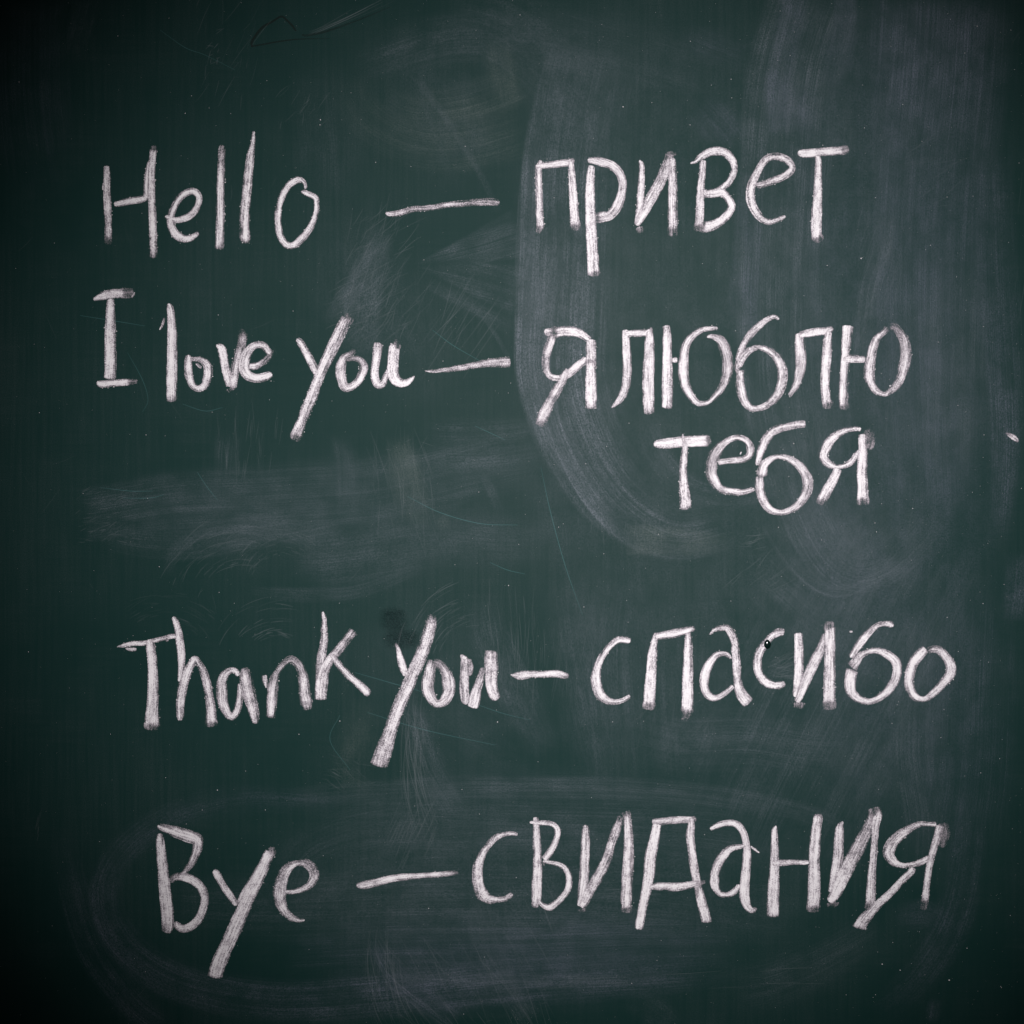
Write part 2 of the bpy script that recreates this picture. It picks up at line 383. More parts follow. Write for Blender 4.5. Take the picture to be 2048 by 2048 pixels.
   (2, 3, 1.5, 2, '270.5,353.7,4.7 268.5,351.3,6.2 263.9,345.9,7.4 257.6,344.7,6.6 251.4,347.5,7.4 246,354.4,10.5,0.85 243.7,363,12,0.82 244.4,370.7,11.3,0.95 249.1,376.2,9.3 256.9,378.5,8.5 264.6,377,8.2 270.1,374.6,7.4 272,373.5,3.9'),
  ]),
 ],
 'you1': [
  ('y', [
   (2.5, 1.5, 1.5, 0, '296.3,339.4,3.6 300.1,341.9,6.6 304.4,348.9,7.4 309.1,357.5,7.8 313.7,366.8,7.8 317.2,373.8,6.6'),
   (5.5, 2, 1.5, 5, '348.3,312.8,3.9,0.15 348,318.6,10.9,0.36 344.8,322.5,11.6,0.75 340.9,331.1,12.8,0.72 335.5,341.9,12.6,0.72 330,353.6,11.8,0.82 324.6,365.2,11,0.95 319.9,375.3,10.2 316.1,385.4,10.7 311.4,397.8,11,0.95 306.7,408.7,10.7,0.85 302.1,421.1,10.2,0.78 297.8,432,11.3,0.75 296.3,436.3,11.6,0.35 294.3,440.9,7,0.2'),
  ]),
  ('o', [
   (3, 2, 1.5, 3, '355.3,349.7,4.7,0.22 352.5,352.8,4.7,0.3 347.9,354.7,4.7,0.75 343.6,358.2,7.4 341.3,365.2,10.1 340.9,373.8,10.2 342.8,383.1,9.7 346.3,387.7,8.7 352.5,386.2,7 358.8,380,7.8 363,371.4,8.7,0.82 363.4,365.2,8.7,0.65 358.8,359.8,6.6,0.55 352.5,358.4,4.7,0.7 346.3,359.8,3.9,0.45'),
  ]),
  ('u', [
   (2.5, 1.5, 1.5, 4, '378.6,342.3,7,0.5 377.8,346.6,9.3 376.6,358.2,7.9 374.7,369.9,7.9 375.1,378.4,7.9 378.2,384.6,7.9 382.8,383.1,7 385.9,376.1,5.4 388.6,369.1,3.9'),
   (3, 1.5, 1.5, 2, '397.2,338.8,2.8,0.15 396,345.8,8.5,0.35 394.3,348.5,10.9,0.95 393.3,360.6,11,0.9 392.9,371.4,11 395.2,379.2,11 400.7,382.7,9.3 406.9,382.3,6.6 412.3,378.4,3.7 414.5,375.9,1.2,0.6'),
  ]),
 ],
 'dash2': [
  ('-', [
   (2.5, 2.5, 0.25, 2, '424.7,370.7,0.5,0.6 433.4,371.3,3.1 443.5,370.3,4.7,0.9 454.3,368.7,5.9,0.78 466,366.8,6.7,0.75 477.6,364.8,6.8,0.75 489.3,362.9,8.7,0.7 500.9,362.5,10.2,0.68 510.6,362.1,10.7,0.68'),
  ]),
 ],
 'ya': [
  ('\u044f', [
   (2, 2, 1.5, 2, '544,332.6,5 548.3,332,7.8 551,331.8,8.5,0.5 553.7,332,9.7,0.3 556.8,332.2,10.1,0.45 559.2,331.8,10.2 568.5,331.1,10.1 577.8,332.6,8.9 584.8,336.5,7.1 589.8,340.8,6.2'),
   (1.5, 3.5, 1.5, 3, '551.8,335.3,7,0.32 550.6,341.1,8.5,0.65 547.5,349.7,8.7,0.68 545.6,359,8.1,0.75 546,368.3,7.1,0.9 549.1,375.3,5.6 554.5,378,6.2,0.9 559.9,378.4,6.2'),
   (1.5, 2.5, 1.5, 0, '559.2,378.8,5.4 568.5,373.8,7.8,0.9 576.2,367.5,8.5 582.5,362.1,7 586.3,357.8,5.4'),
   (3.5, 1.5, 1.5, 3, '591.4,339.2,8.2,0.9 591,346.6,10.2,0.85 591.4,354.3,10.9,0.88 591,358.6,10.9,0.85 591,361.3,10.9,0.28 591,364.8,10.5,0.9 591,373.8,10.9 591.1,385.4,11.3 591.1,397,11.3 591.1,403.6,11.3,0.9 591.1,409.5,9.3,0.22'),
   (3.5, 3, 1.5, 2, '567.9,369.1,5.4 564.6,374.5,7.1 561.5,382.3,9.5 556.1,391.6,10.2,0.85 551.8,399.4,9.3,0.55 547.5,407.1,10.9,0.95 543.6,414.9,11.6,0.8 541.3,421.1,11.6,0.65 539.4,426.6,7.8,0.22'),
  ]),
 ],
 'lyublyu': [
  ('\u043b', [
   (2, 1.5, 1.5, 0, '625.2,329.5,5.3 625.9,337.3,7.4 626.3,346.6,8.2 627.1,362.1,8.9 627.3,373.8,8.9 625.9,385.4,8.5 622.8,394.7,8.2 618.2,401.7,5.8 611.2,407.8,1.6'),
   (1.5, 1.5, 1.5, 4, '625.2,333.4,5.4 633.7,333.4,6.8 641.5,333.2,6.8 647.7,332.2,6.4 652.7,328.3,3.3,0.45'),
   (2, 1.5, 1.5, 0, '649.2,330.7,6.1 649.6,338.8,8.5 649.2,350.5,10.1 648.8,366,11.3 648.4,381.5,11.6 648.6,397,11.6 648.8,409.1,11.6 649.2,414.5,8.2,0.45'),
  ]),
  ('\u044e', [
   (3.5, 1.5, 1.5, 0, '665.9,325.1,6.8 666.9,332.3,8.2 667.2,345.5,8.9 667.2,357.1,9.7 667.5,372.6,10.5 667.5,388.2,10.9 667.2,403.7,10.9 666.5,409,7.4,0.35'),
   (1.5, 1.5, 1.5, 0, '671.7,360.2,5.1 677.6,359.8,5.9'),
   (3.5, 3.5, 1.5, 1, '717.9,328.4,2.8,0.6 710.6,328.4,5 702.8,329.5,5.6 694.3,334.6,6.6 688,341.6,7.8 684.5,350.9,9.3 683.4,363.3,10.5 683.8,375.7,10.5 686.1,386.6,9.7 691.1,395.9,8.2 697.4,402.9,6.6 703.6,403.7,4.7,0.9 709,402.1,4.3 714.4,396.7,5.4 721.4,388.2,7.4,0.82 726.1,377.3,9.9,0.65 727.6,364.9,11.8,0.6 726.1,354,11.8,0.58 723,344.7,11,0.62 719.1,339.3,8.5,0.7 712.1,336.5,4.7 706.7,336.9,2'),
  ]),
  ('\u0431', [
   (2.5, 1.5, 1.5, 0, '779,319.7,2.6 774.2,317.1,3.9 768,319.1,5.4 758.7,326.1,7 750.2,334.6,7.4 744.7,343.1,6.7 740.8,350.9,5.9 737,361,4.3'),
   (3.5, 2, 1.5, 1, '740.1,369.1,8.2,0.3 738.1,366.8,7.8,0.9 742.4,357.1,8.5 750.2,350.1,6.2 758.7,347.4,5 768,350.1,6.7 775.8,356.3,8.5 781.2,365.7,9.8 782.8,375.7,10.2,0.92 781.2,386.6,9.9,0.92 775.8,396.7,8.7,0.95 768,404.5,7 758.7,408.4,5.9 750.2,407.6,7 743.9,399.8,8.5 740.8,389.7,9 739.3,380.4,8.7 739.3,372.6,8.7 739.3,369.4,7.8,0.3'),
  ]),
  ('\u043b', [
   (4, 1.5, 1.5, 2, '798.3,333,6.2 799.8,340.4,10.2 800.6,350.5,11,0.88 801,360.6,11,0.88 800.2,369.9,9.8,0.95 798.3,379.2,8.2 795.2,387,7 789,396.3,3.9'),
   (2.5, 1.5, 1.5, 0, '799.1,334.9,6.2 807.6,333.4,7.8 816.9,331.8,7.8 825.5,331.1,7.4 833.2,328.3,4.3,0.35'),
   (3.5, 2.5, 1.5, 3, '829,331.4,6.8 827.4,340.4,8.9 826.6,354.3,9.7 825.5,369.9,9.3 825.1,381.5,8.9 825.5,391.6,9.3 826.6,401.3,10.1 827.6,404,10.1,0.35 827.8,409.1,8.5,0.25'),
  ]),
  ('\u044e', [
   (4, 1.5, 1.5, 3, '848,325.2,10.5 847.2,334.9,10.2,0.92 846,346.6,9.3,0.92 845.3,358.2,8.2 844.5,369.9,8.5 843.7,385.4,8.9 843.7,403.3,8.9 844.1,405.6,8.9,0.35 844.1,410.2,7,0.25'),
   (2.5, 1.5, 1.5, 0, '842.9,359.4,4.7 849.5,359,7.8 857.3,359,7.4 865.5,359,6.2'),
   (3.5, 3, 1.5, 2, '887.6,327.2,5.4,0.25 883.7,331.8,6.2,0.8 877.5,337.3,6.6 873.6,345.8,8.9,0.95 871.3,355.9,10.2,0.95 869.7,366,10.9 869.3,376.1,10.2 871.3,383.9,8.9 875.9,390.8,7.8 882.9,394.3,4.7 887.6,393.2,5.4 894.6,387,8.2,0.95 900,378.4,9.8,0.85 903.1,368.3,11,0.8 905.4,357.5,11.5,0.8 905,346.6,11,0.8 902.3,337.3,9.2,0.82 897.7,330.3,7.8,0.6 893.8,326.8,7,0.5 889.1,328,4.7,0.3'),
  ]),
 ],
 'tebya': [
  ('\u0442', [
   (2, 2, 1.5, 4, '653.5,445.1,3.9 657.9,444.1,8.3 667.6,443.3,10 681.2,442,10.7 693.5,441.2,10.7 704.8,440.9,10.4 706.8,440.6,10.4,0.4 711.3,439.9,6.5,0.22'),
   (2.5, 2.5, 1.5, 6, '683,433.5,0.8,0.8 682.8,437.3,2.6 684.5,443.8,5.2 684.8,450.3,6 684.1,456.8,6.8 683.2,466.5,7.2 683.2,476.2,8.2 683.8,485.9,9.4 684.8,495.6,10.4 685.8,505.6,11.4 686.5,509.8,8.4,0.3'),
  ]),
  ('\u0435', [
   (2, 4.5, 1.5, 2, '717.8,462.6,5.8 725.9,461.3,5.8 735.6,460,7 743.3,459.3,6.5 749.2,455.5,6.8 750.5,449,7.8 747.9,441.9,6.8 742,438.3,5.8 735.6,437.7,5 727.8,440.6,6 720.1,447.1,9.4,0.72 714.2,455.5,12,0.55 711,465.2,12,0.55 711,473.6,11.5,0.78 714.2,481.3,10.1 718.8,487.8,8.4 725.9,490.7,7.1 735.6,492,6.5 744,492,5.8 751.8,489.8,5.2 754.3,488.1,3.6'),
   (1.5, 1.5, 1.5, 0, '741.3,451.7,0.9 740,454.7,0.8'),
  ]),
  ('\u0431', [
   (2.5, 2.5, 1.5, 2, '805.7,424,7 799.7,424.4,7.8 790.4,426,7.8 779.5,428.3,8.2 771.7,432.2,8.2 765.5,439.9,9 761.6,448.5,8.2 759.3,456.2,7 757,465.6,3.9'),
   (4, 2, 1.5, 2, '760.9,476.8,8.5,0.3 761.6,473.3,10.9,0.95 763.6,465.6,8.9 770.2,459.3,6.2 777.2,456.6,4.3 786.5,457.8,5.9 796.6,463.2,7.9 803.6,471,9.5,0.95 807.5,479.5,10.6,0.9 807.5,488.9,10.2,0.92 803.6,498.2,9 796.6,505.9,7.5 788.8,510.6,6.2 781.1,512.5,5.1 771.7,510.6,7.1 764.8,503.6,9 760.9,494.3,9 759.7,485,9.3 759.7,478.4,8.2,0.85 759.7,476,7.8,0.3'),
  ]),
  ('\u044f', [
   (2, 3, 1.5, 2, '861,429.5,4.5 853.3,429.1,5.1 843.2,431.4,6.4 833.9,436.8,7.9 826.9,445.4,9.9,0.9 823,454.7,10.2,0.88 826.1,461.7,8.7 833.9,466.3,5.9 841.6,466.3,4.7 850.2,462.8,6.2 855.6,456.2,5.8 858.7,450,3.5'),
   (1.5, 1.5, 3, 0, '864.9,430.2,7.8,0.18 869.6,435.7,8.9,0.3 870.3,443.8,7.4,0.28 867.6,449.6,4.7,0.25'),
   (2.5, 1.5, 1.5, 4, '862.6,433.9,7.4 862.6,439.9,8.5 863,451.6,8.7 862.2,463.2,9.8 861.8,474.9,10.2 862.6,486.5,10.6 862.6,496.2,10.6 862.6,499.7,11.3,0.4 862.6,505.5,9.3,0.22'),
   (3, 1.5, 1.5, 0, '837.7,468.3,8.4 835.4,474.9,9 830.7,484.2,9.8 826.1,492,10.2 822.6,498.6,10.9 821.6,501.3,10.9,0.4 819.9,505.2,7,0.25'),
  ]),
 ],
 'Thank': [
  ('T', [
   (2, 2, 1.5, 5, '117.4,646.6,0.8 124,645.4,3.9 133.3,643.4,5 144.9,643,4.7 153.5,640.7,4.3,0.8 162.8,638.4,4.3,0.8 170.6,636.4,4.7,0.85 176.4,636.1,4.7'),
   (1.5, 1.5, 1.5, 0, '125.5,648.3,1.4 131,649.3,4.3 136.8,649.3,2.5'),
   (1.5, 1.5, 1.5, 0, '165.5,640.7,1.9,0.6 169,640.3,2.2'),
   (3.5, 1.5, 1.5, 4, '149.2,639.2,5.7 151.1,647.7,9.6 152.5,659.3,9.5 153.1,674.9,9.9 153.5,690.4,11 153.1,702,11.8 152.5,713.7,12.9 152.3,721.8,13.7 152.3,725,13.7,0.45 152.3,730.4,10.1,0.18'),
  ]),
  ('h', [
   (3, 1.5, 1.5, 0, '173,616.6,3.3 176,622.1,5.9 178.7,632.2,7 180.3,643.8,7.8 181.4,655.5,7.8 181.4,667.1,6.7 180.3,676.4,4.7 178.9,681.5,2.2'),
   (2.5, 3, 1.5, 3, '179.5,720.7,3.9,0.6 180.3,716,6.7 180.3,705.9,8.5 181.8,692.7,9.5,0.95 184.5,681.1,9.5,0.85 188.4,670.2,8.7,0.82 192.3,662.5,7.1,0.88 195.2,658.6,5.9 199.3,664,6.4,0.9 203.6,671.8,7.8,0.9 206.7,682.6,8.5 209,694.3,8.2 210.9,705.9,9.5 211.3,716.8,10.9 211.3,720.3,11.3 211.3,722.6,11.3,0.45 211.7,727.3,8.5,0.28'),
  ]),
  ('a', [
   (2, 4, 1.5, 3, '238.5,676,4.3 235.8,671,5.6 231.1,670.2,6.4 225.7,673.3,8.7,0.9 221.8,681.9,10.2,0.8 221.8,692,11,0.8 222.6,702,10.2,0.9 226.5,711.4,8.5 231.1,716.8,6.7 235.8,713.7,7.1 238.9,705.2,7.8,0.82 240.4,694.3,6.4,0.82 239,683.4,2.8,0.75'),
   (5, 1.5, 1.5, 3, '243.6,667.5,5.4,0.18 245.5,673,11.6,0.65 246.7,681.5,13.4,0.72 249.4,693.2,14.1,0.74 252.5,704.8,12.7,0.8 254.8,714.9,9.6,0.95 255.6,723.8,4.7,0.6'),
  ]),
  ('n', [
   (1.5, 2, 1.5, 0, '264.2,674.9,6.2,0.8 265.3,681.5,4.7 266.6,688.1,2'),
   (3, 4, 1.5, 3, '270,718,8.5,0.3 271.1,712.6,8.7 271.9,700.9,11,0.92 272.7,689.3,11.8,0.68 274.3,680,10.1,0.62 277.4,671.4,5.9,0.8 283.6,663.7,6.4,0.75 290.6,659.4,7.5,0.68 296.8,662.9,8.7,0.68 301.4,671.4,9.9,0.7 303.8,681.5,11,0.88 304.9,691.6,11.3,0.95 306.1,699.8,11.3 306.6,702.5,10.9,0.45 307.6,706.4,8.5,0.95 308,710.2,8.5,0.3'),
  ]),
  ('k', [
   (2.5, 3, 1.5, 0, '322.8,611.5,2.3 323.9,617.9,5 324.3,627.2,6.4 324.3,637.3,7.5,0.9 323.6,646.6,8.7,0.88 321.6,655.9,9.5,0.82 320.1,666,8.7,0.8 318.5,673.8,5.6,0.75 315.8,680.7,2.8,0.5'),
   (3, 2, 1.5, 0, '354.2,630.3,9.3,0.3 351.1,634.2,8.7,0.65 344.1,643.5,8.7,0.68 337.1,652,8.7,0.75 330.2,659.8,8.5 324.7,669.9,10.2 322.4,679.2,11.8,0.95 321.2,689.3,11.8 320.8,696.3,11.3 320.8,700.2,10.1,0.3'),
   (2.5, 2.5, 1.5, 2, '330.5,653.2,3.6 336.4,661.3,6.2 344.1,670.7,7.1 352.7,679.2,7.5 361.2,686.2,8.2 367.4,692.4,7.8 370.1,694.7,3.9,0.35'),
  ]),
 ],
 'you2': [
  ('y', [
   (1.5, 1.5, 1.5, 0, '395.5,642.7,1.5,0.35 398.1,648.9,3.7 400.6,659.7,7 403.9,669.6,7.1 406.8,675.8,5.5'),
   (3, 3, 1.5, 3, '432.1,614.1,5,0.15 431.3,620.8,10.9,0.55 429.6,629.9,12.6,0.72 426.3,641.5,12.6,0.72 422.1,653.1,12.6,0.76 416.3,666.3,13.4,0.78 410.1,680.4,12.6,0.8 404.8,692.8,12.6,0.85 399,706.1,12.9,0.85 394,719.3,12.6,0.8 389.8,732.6,13.4,0.72 386.5,742.5,15.4,0.68 382.4,754.9,17.2,0.66 379.7,763.2,17.1,0.62 378.7,766.9,14.1,0.3'),
  ]),
  ('o', [
   (3.5, 2, 1.5, 2, '432.5,659.7,6.6,0.4 430.4,669.6,10.9,0.75 428.4,681.2,13.4,0.78 428.8,691.2,12.6,0.78 432.9,700.3,9.3,0.8 437.9,703.6,7.6,0.9 444.5,700.3,10.1,0.85 448.6,691.2,12.6,0.72 448.2,680.4,13.4,0.72 445.3,671.3,9.3,0.62 439.5,664.7,7.5,0.4 432.5,661.8,5.8,0.3'),
  ]),
  ('u', [
   (2, 1.5, 1.5, 0, '460.7,654.7,2.2 464.8,660.5,8.3,0.8 464.8,672.1,8.8,0.8 464.4,684.5,9.6,0.8 464.8,694.5,9.3,0.8 465.6,701.9,7.6,0.9 465.4,704.6,4.6'),
   (1.5, 1.5, 1.5, 0, '469.2,658.7,3,0.7 470.7,667.1,5.5,0.72 470,675.8,3.3,0.6'),
   (2, 2.5, 1.5, 0, '472.7,708.1,9.9 473.7,703.6,11.8 476,692.8,10.1,0.88 479.7,680.4,7.6,0.75 483,667.1,3.8,0.6'),
   (2.5, 1.5, 1.5, 2, '491.7,650.2,10.8,0.3 491.3,654.7,13.4,0.65 491.3,666.3,13.4,0.65 490.9,677.9,12.6,0.72 491.7,687,11.8,0.85 494.2,694.5,10.9,0.88 497.9,699.4,7.1,0.75'),
  ]),
 ],
 'dash3': [
  ('-', [
   (1.5, 2.5, 1.5, 3, '510.3,674.4,0.6 515.6,675.2,5.8 521.1,675.4,9.5 530.4,674.1,6.8 540.5,674.1,6.4 550.6,673.7,6.8 558.3,673.7,7.5 563,675.1,7,0.75 568.8,676.4,3.6,0.3'),
  ]),
 ],
 'spasibo': [
  ('\u0441', [
   (1.5, 3, 1.5, 2, '630.9,640.3,5 625.9,639.9,7.4 618.9,639.5,6.7 612.7,643.4,5.9 606.5,649.6,5.9 601,658.1,6.7 597.1,667.5,8.2 595.6,676.8,9.5 596.8,686.1,9.9 600.2,694.6,9.9 606.5,700.1,8.7 614.2,702,5.4 622,700.5,4.7 630.4,695.8,3.6'),
  ]),
  ('\u043f', [
   (2.5, 1.5, 1.5, 3, '656.4,632.5,4.7,0.5 655,638.7,5.6 653.3,647.3,7.1 652.1,656.6,9.5 651.4,668.2,10.2 650.6,679.9,11 649.8,691.5,11.3 649.4,700.8,11.3 649,704.3,11.3,0.42 648.2,710.2,8.9,0.22'),
   (2, 2.5, 1.5, 0, '655.6,636.8,7 664.9,635.2,8.5 675,633.3,8.5 684.3,631,7.8 691.3,629,6.2,0.8 694.3,630.6,4.7,0.35'),
   (3, 1.5, 1.5, 3, '688.2,632.4,6.2 688.6,641.1,7.8 687.8,652.7,9 687.8,664.3,10.2 687.5,679.9,11 687.5,695.4,11.3 687.1,707.4,11.3 686.7,710.5,10.9,0.33 685.5,715.6,8.5,0.26 682,720.6,3.9,0.18'),
  ]),
  ('\u0430', [
   (3, 1.5, 1.5, 3, '709.2,634.8,1.1 714.6,629.8,3.9 721.6,627.9,5.9 727,628.2,7.1 731.7,634.1,7.9 734.8,642.6,7.9 735.6,653.5,8.2 736.4,664.3,8.7 737.1,676,7.9 738.3,686.1,9.5 741.8,694.6,11.6 746.5,700.5,11.8 749.2,703.6,10.1,0.4'),
   (2.5, 2, 1.5, 0, '731.3,658.5,2.8 727.8,655,4.7 723.2,653.5,4,0.75 717,655,6.4,0.8 711.5,660.5,7.9,0.88 706.9,668.2,8.7,0.92 704.5,677.5,9.5,0.92 704.5,686.9,8.7 707.6,694.6,7.5 713.9,697.7,6.7 720.8,695.8,5.9 727.8,690.7,5.1 733.3,685.7,4.3'),
  ]),
  ('\u0441', [
   (2, 2, 1.5, 0, '784.3,633,6.7,0.75 779.3,632.3,8.3,0.85 771.7,636.1,6.5 765.2,643.7,7.6 759.2,652.4,8.7,0.85 757.4,662.2,8.3 758.7,672,8.7 764.1,680.7,8.7 772.8,685,7.8 780.4,685,7.8 785.3,683,3.9,0.4'),
  ]),
  ('\u0438', [
   (3.5, 1.5, 1.5, 0, '798.4,632.6,8 798.9,644.8,8.7 798.9,658.9,9.3 798.9,670.9,9.8 797.3,683.9,8.3 795.1,697,4.8'),
   (2.5, 1.5, 1.5, 0, '796.2,702.4,6.1 798.9,697,7.6 803.3,686.1,9.3 808.7,674.1,10 814.1,662.2,10.4,0.9 818.5,653.5,10,0.8 821.7,643.7,6.5,0.72 824.1,633.4,3.9,0.6'),
   (1.5, 1.5, 2.5, 0, '798.9,701.8,9.8,0.45 798.9,708.7,8.7,0.2'),
   (3, 1.5, 1.5, 4, '830.2,620.9,6.1,0.2 829.3,627.9,10.7,0.36 829.9,629.8,10.4,0.9 829.9,642.6,10.4 829.7,658.9,10.9 829.6,675.2,11.5 829.3,691.5,11.5 829.3,699.7,11.5 829.3,702.6,11.5,0.33 829.9,710,9.2,0.22'),
   (1.5, 1.5, 0.5, 0, '849.3,631.5,1.7 852.4,631.5,1.7'),
  ]),
  ('\u0431', [
   (1.5, 2.5, 1.5, 0, '892.2,627.2,5.4 890.2,624.1,6.5 883.7,623.6,5.4 877.2,625.2,4.6 870.7,630.7,6.5 863,639.3,8.3 856.5,648,7.6 850.5,657.8,5'),
   (2.5, 2, 1.5, 2, '850.5,667.1,12,0.22 855.4,661.6,9.3,0.9 859.8,655.7,7.8 867.4,651.8,5 876.1,650.2,6.1 885.9,653.5,8.3 894.6,660,9.3 897.3,668.7,9.3 895.1,679.6,9.3 888,690.4,8.3 878.3,698,7.2 868.5,701.3,6.1 858.7,699.1,7.8 851.1,691.5,10.4 850,680.7,11.5 851.1,673,10.9 852.2,669.2,10.9,0.3'),
  ]),
  ('\u043e', [
   (2.5, 3, 1.5, 2, '925.5,648.3,8.7,0.6 919.6,654.6,9.8 913,663.3,10 909.8,674.1,10 909.2,685,10 914.1,695.9,8.3 923.9,699.1,5.4 932.6,693.7,7.2 942.4,683.9,8.3 950,674.1,10,0.95 950.5,665.4,9.6,0.95 945.7,656.7,8.7 939.1,650.2,8.3 932.6,649.1,6.5,0.8 927.2,650.8,5.4,0.4'),
  ]),
 ],
 'Bye': [
  ('B', [
   (2, 1.5, 1.5, 0, '159.9,833.2,4.7 160.4,843,8.4 162.2,861.6,10.2 164.1,880.2,11.2 166,898.9,12.1 167.4,912.8,12.7 167.8,924.9,11.6,0.8 166,932.9,7.1,0.4'),
   (3, 2, 1.5, 0, '157.6,825.7,4.1 166.4,828.5,8.6 177.6,832.2,11.2 188.8,836,12.7 196.7,839.2,12.3 198.3,844.8,10.4,0.92 195.8,854.1,8,0.95 191.6,863.4,7.1,0.8 185.1,870.9,4.7,0.8 180.9,876,4.3'),
   (3, 1.5, 1.5, 0, '169.7,881.6,5.2,0.3 174.8,877,6.5,0.7 184.1,876.5,8.4 193.4,880.2,8.6 200.9,886.7,8.6 204.6,896.1,8 203.7,907.2,8 199,918.4,8 191.6,925.9,8 183.2,928.7,7.5 177.1,924.9,6.7 176.5,921,4.3,0.6'),
  ]),
  ('y', [
   (2, 1.5, 1.5, 0, '213,870.9,4.3 216.7,873.7,7.5 224.2,886.7,6.5 230.7,896.1,7.1 237.2,905.2,5.2'),
   (1.5, 1.5, 1.5, 0, '259.4,864.4,3.4,0.5 251.2,880.2,4.7,0.8 243.8,892.3,4.8 238.6,902.6,3.7'),
   (3, 2, 1.5, 2, '269.4,847.1,4.7,0.22 271.2,850.9,8.9,0.4 268.2,856,9.9 262.4,869,11.7 255.9,883,12.7 248.4,897,12.9 242.8,910,13.2 236.3,924.9,14.2 229.8,939.8,14.2 223.3,953.8,14.5 218.6,965,14.9 216,973.4,14.2 215.3,978.2,13,0.3'),
  ]),
  ('e', [
   (2, 5, 1.5, 2, '284.8,891.4,4.3 294.1,891.4,4.7 303.4,888.6,6.1 310.8,883.9,7.6 314.6,875.6,9.9,0.85 311.8,867.2,10.4,0.8 305.2,863,8.4,0.68 297.8,863,4.7,0.68 291.3,865.3,8 284.8,871.8,11.4,0.85 281,882.1,12.3,0.78 279.6,893.3,13.6,0.74 280.6,902.6,11.4,0.82 283.8,910,8.9 290.3,916.6,7.1 297.8,919.8,5.2 305.1,919.8,2.4'),
  ]),
 ],
 'dash4': [
  ('-', [
   (1.5, 2.5, 1.5, 2, '356.3,884.6,3.4 362.4,885.2,7.1 373.5,882.9,8,0.92 388.4,879.2,7.1 405.2,876.8,6.5 419.2,875.9,5.6 433.2,874.8,5.2 446.2,873.6,5.2 450.4,873.1,4.7,0.6 458.3,872,3.9,0.22'),
  ]),
 ],
 'svidaniya': [
  ('\u0441', [
   (1.5, 3, 1.5, 0, '517.8,834.9,2.4 512.4,833,4.3 504,834,4.8 495.6,837.7,6.1 488.1,845.2,6.7 481.6,855.4,8 477.9,866.6,9.5 477.4,876.8,10.4,0.95 478.8,886.1,11,0.9 482.5,894.5,12.3,0.88 489.1,899.2,8.9 497.5,899.7,6.1 505.8,898.3,5.6 512.8,893.6,3.9'),
  ]),
  ('\u0432', [
   (1.5, 1.5, 1.5, 0, '535.5,816.8,4.8 535.9,823.6,6.1 536.5,833.6,7.1 536.9,847.1,7.8 537.2,857.2,7.9 537.5,870.7,8.7 536.9,884.1,9.8 536.5,897.6,9.8 535.5,903,8.3,0.6 534.5,907.7,5.1,0.3'),
   (2.5, 1.5, 1.5, 0, '529.5,822.2,1.7 534.5,822.2,4 541.9,822.5,4.7 550,823.2,4.8 555.4,825.9,5.5 557.7,831,6.2 556.7,838.4,5.8 553.4,846.4,6.2 548.6,853.8,6.9 543.9,859.9,7.4'),
   (1.5, 1.5, 2.5, 0, '541.6,860.2,6.1,0.22 540.2,864.9,7.7,0.32'),
   (2, 1.5, 1.5, 0, '542.6,861.4,2.4 548.6,861.9,3.5 556.7,863.3,4.2 563.4,866.6,5.1 567.8,872.7,5.8 569.2,880.7,6.5 567.5,889.5,6.2 562.8,896.2,6.2 556.7,902.3,6.2 550,907,7.5 543.9,905.6,5.4 539.9,902.3,4 537.5,899.2,3.4,0.4'),
  ]),
  ('\u0438', [
   (2, 2.5, 1.5, 0, '585.3,824.6,4.4 585.7,830.3,6.9 585.3,840.4,8.9,0.9 585,853.8,9.2,0.95 584.6,867.3,9.8 583.6,880.7,9.8 581.3,894.2,7.5 578.6,906,3.1'),
   (2.5, 2.5, 1.5, 0, '580.6,907,6.1 585,900.9,8.9 589.7,890.8,9.8,0.9 596.4,879.4,10.5,0.78 602.5,868,10.5,0.66 607.9,855.8,9.6,0.62 611.2,843.7,8.9,0.78 615.3,832.3,8.9,0.76 619.3,822.2,7.5,0.62 622,815.8,6.1,0.3'),
   (1.5, 1.5, 2.5, 0, '582.3,907.7,8.1,0.35 583.6,912,4,0.22'),
   (4, 1.5, 1.5, 2, '625.4,810.8,8.7,0.22 626.7,814.8,7.7,0.32 627.2,816.8,6.7,0.95 628,826.9,8.1 628.7,840.4,9.6 628.7,853.8,10.5,0.95 628,867.3,10.9,0.95 627,884.1,10.9 626.4,897.6,10.5 626.4,905.6,10.1 626.4,908,10.1,0.36 626.7,912.9,6.7,0.22'),
  ]),
  ('\u0434', [
   (2, 1.5, 1.5, 0, '657,823.6,8.4 655.3,834.5,9.8,0.95 652.2,847.7,11,0.9 650.2,859.3,11.8,0.88 649.5,871,11.3,0.92 648.3,881.1,10.6 646,892,9.8 643.2,904.4,9 640.9,916.8,8.2 639.1,926.9,8.5 638.6,929.8,5.4,0.3'),
   (1.5, 2.5, 1.5, 0, '651.8,821.3,4.7 661.5,821.5,7 671.6,820.5,7.5 680.9,819.8,7.1 689.4,819.8,6.7 696.4,818.8,4.3,0.3'),
   (2, 1.5, 1.5, 0, '691,817.8,5.1 691,826.7,7.5 690.2,836.1,8.5 691.8,851.6,8.2 694.1,867.1,8.2 696.4,878.8,8.2 698.4,887.3,8.7,0.65 700.3,896.6,9 703.4,908.3,9.8 706.1,919.1,10.1 706.5,923,7,0.3'),
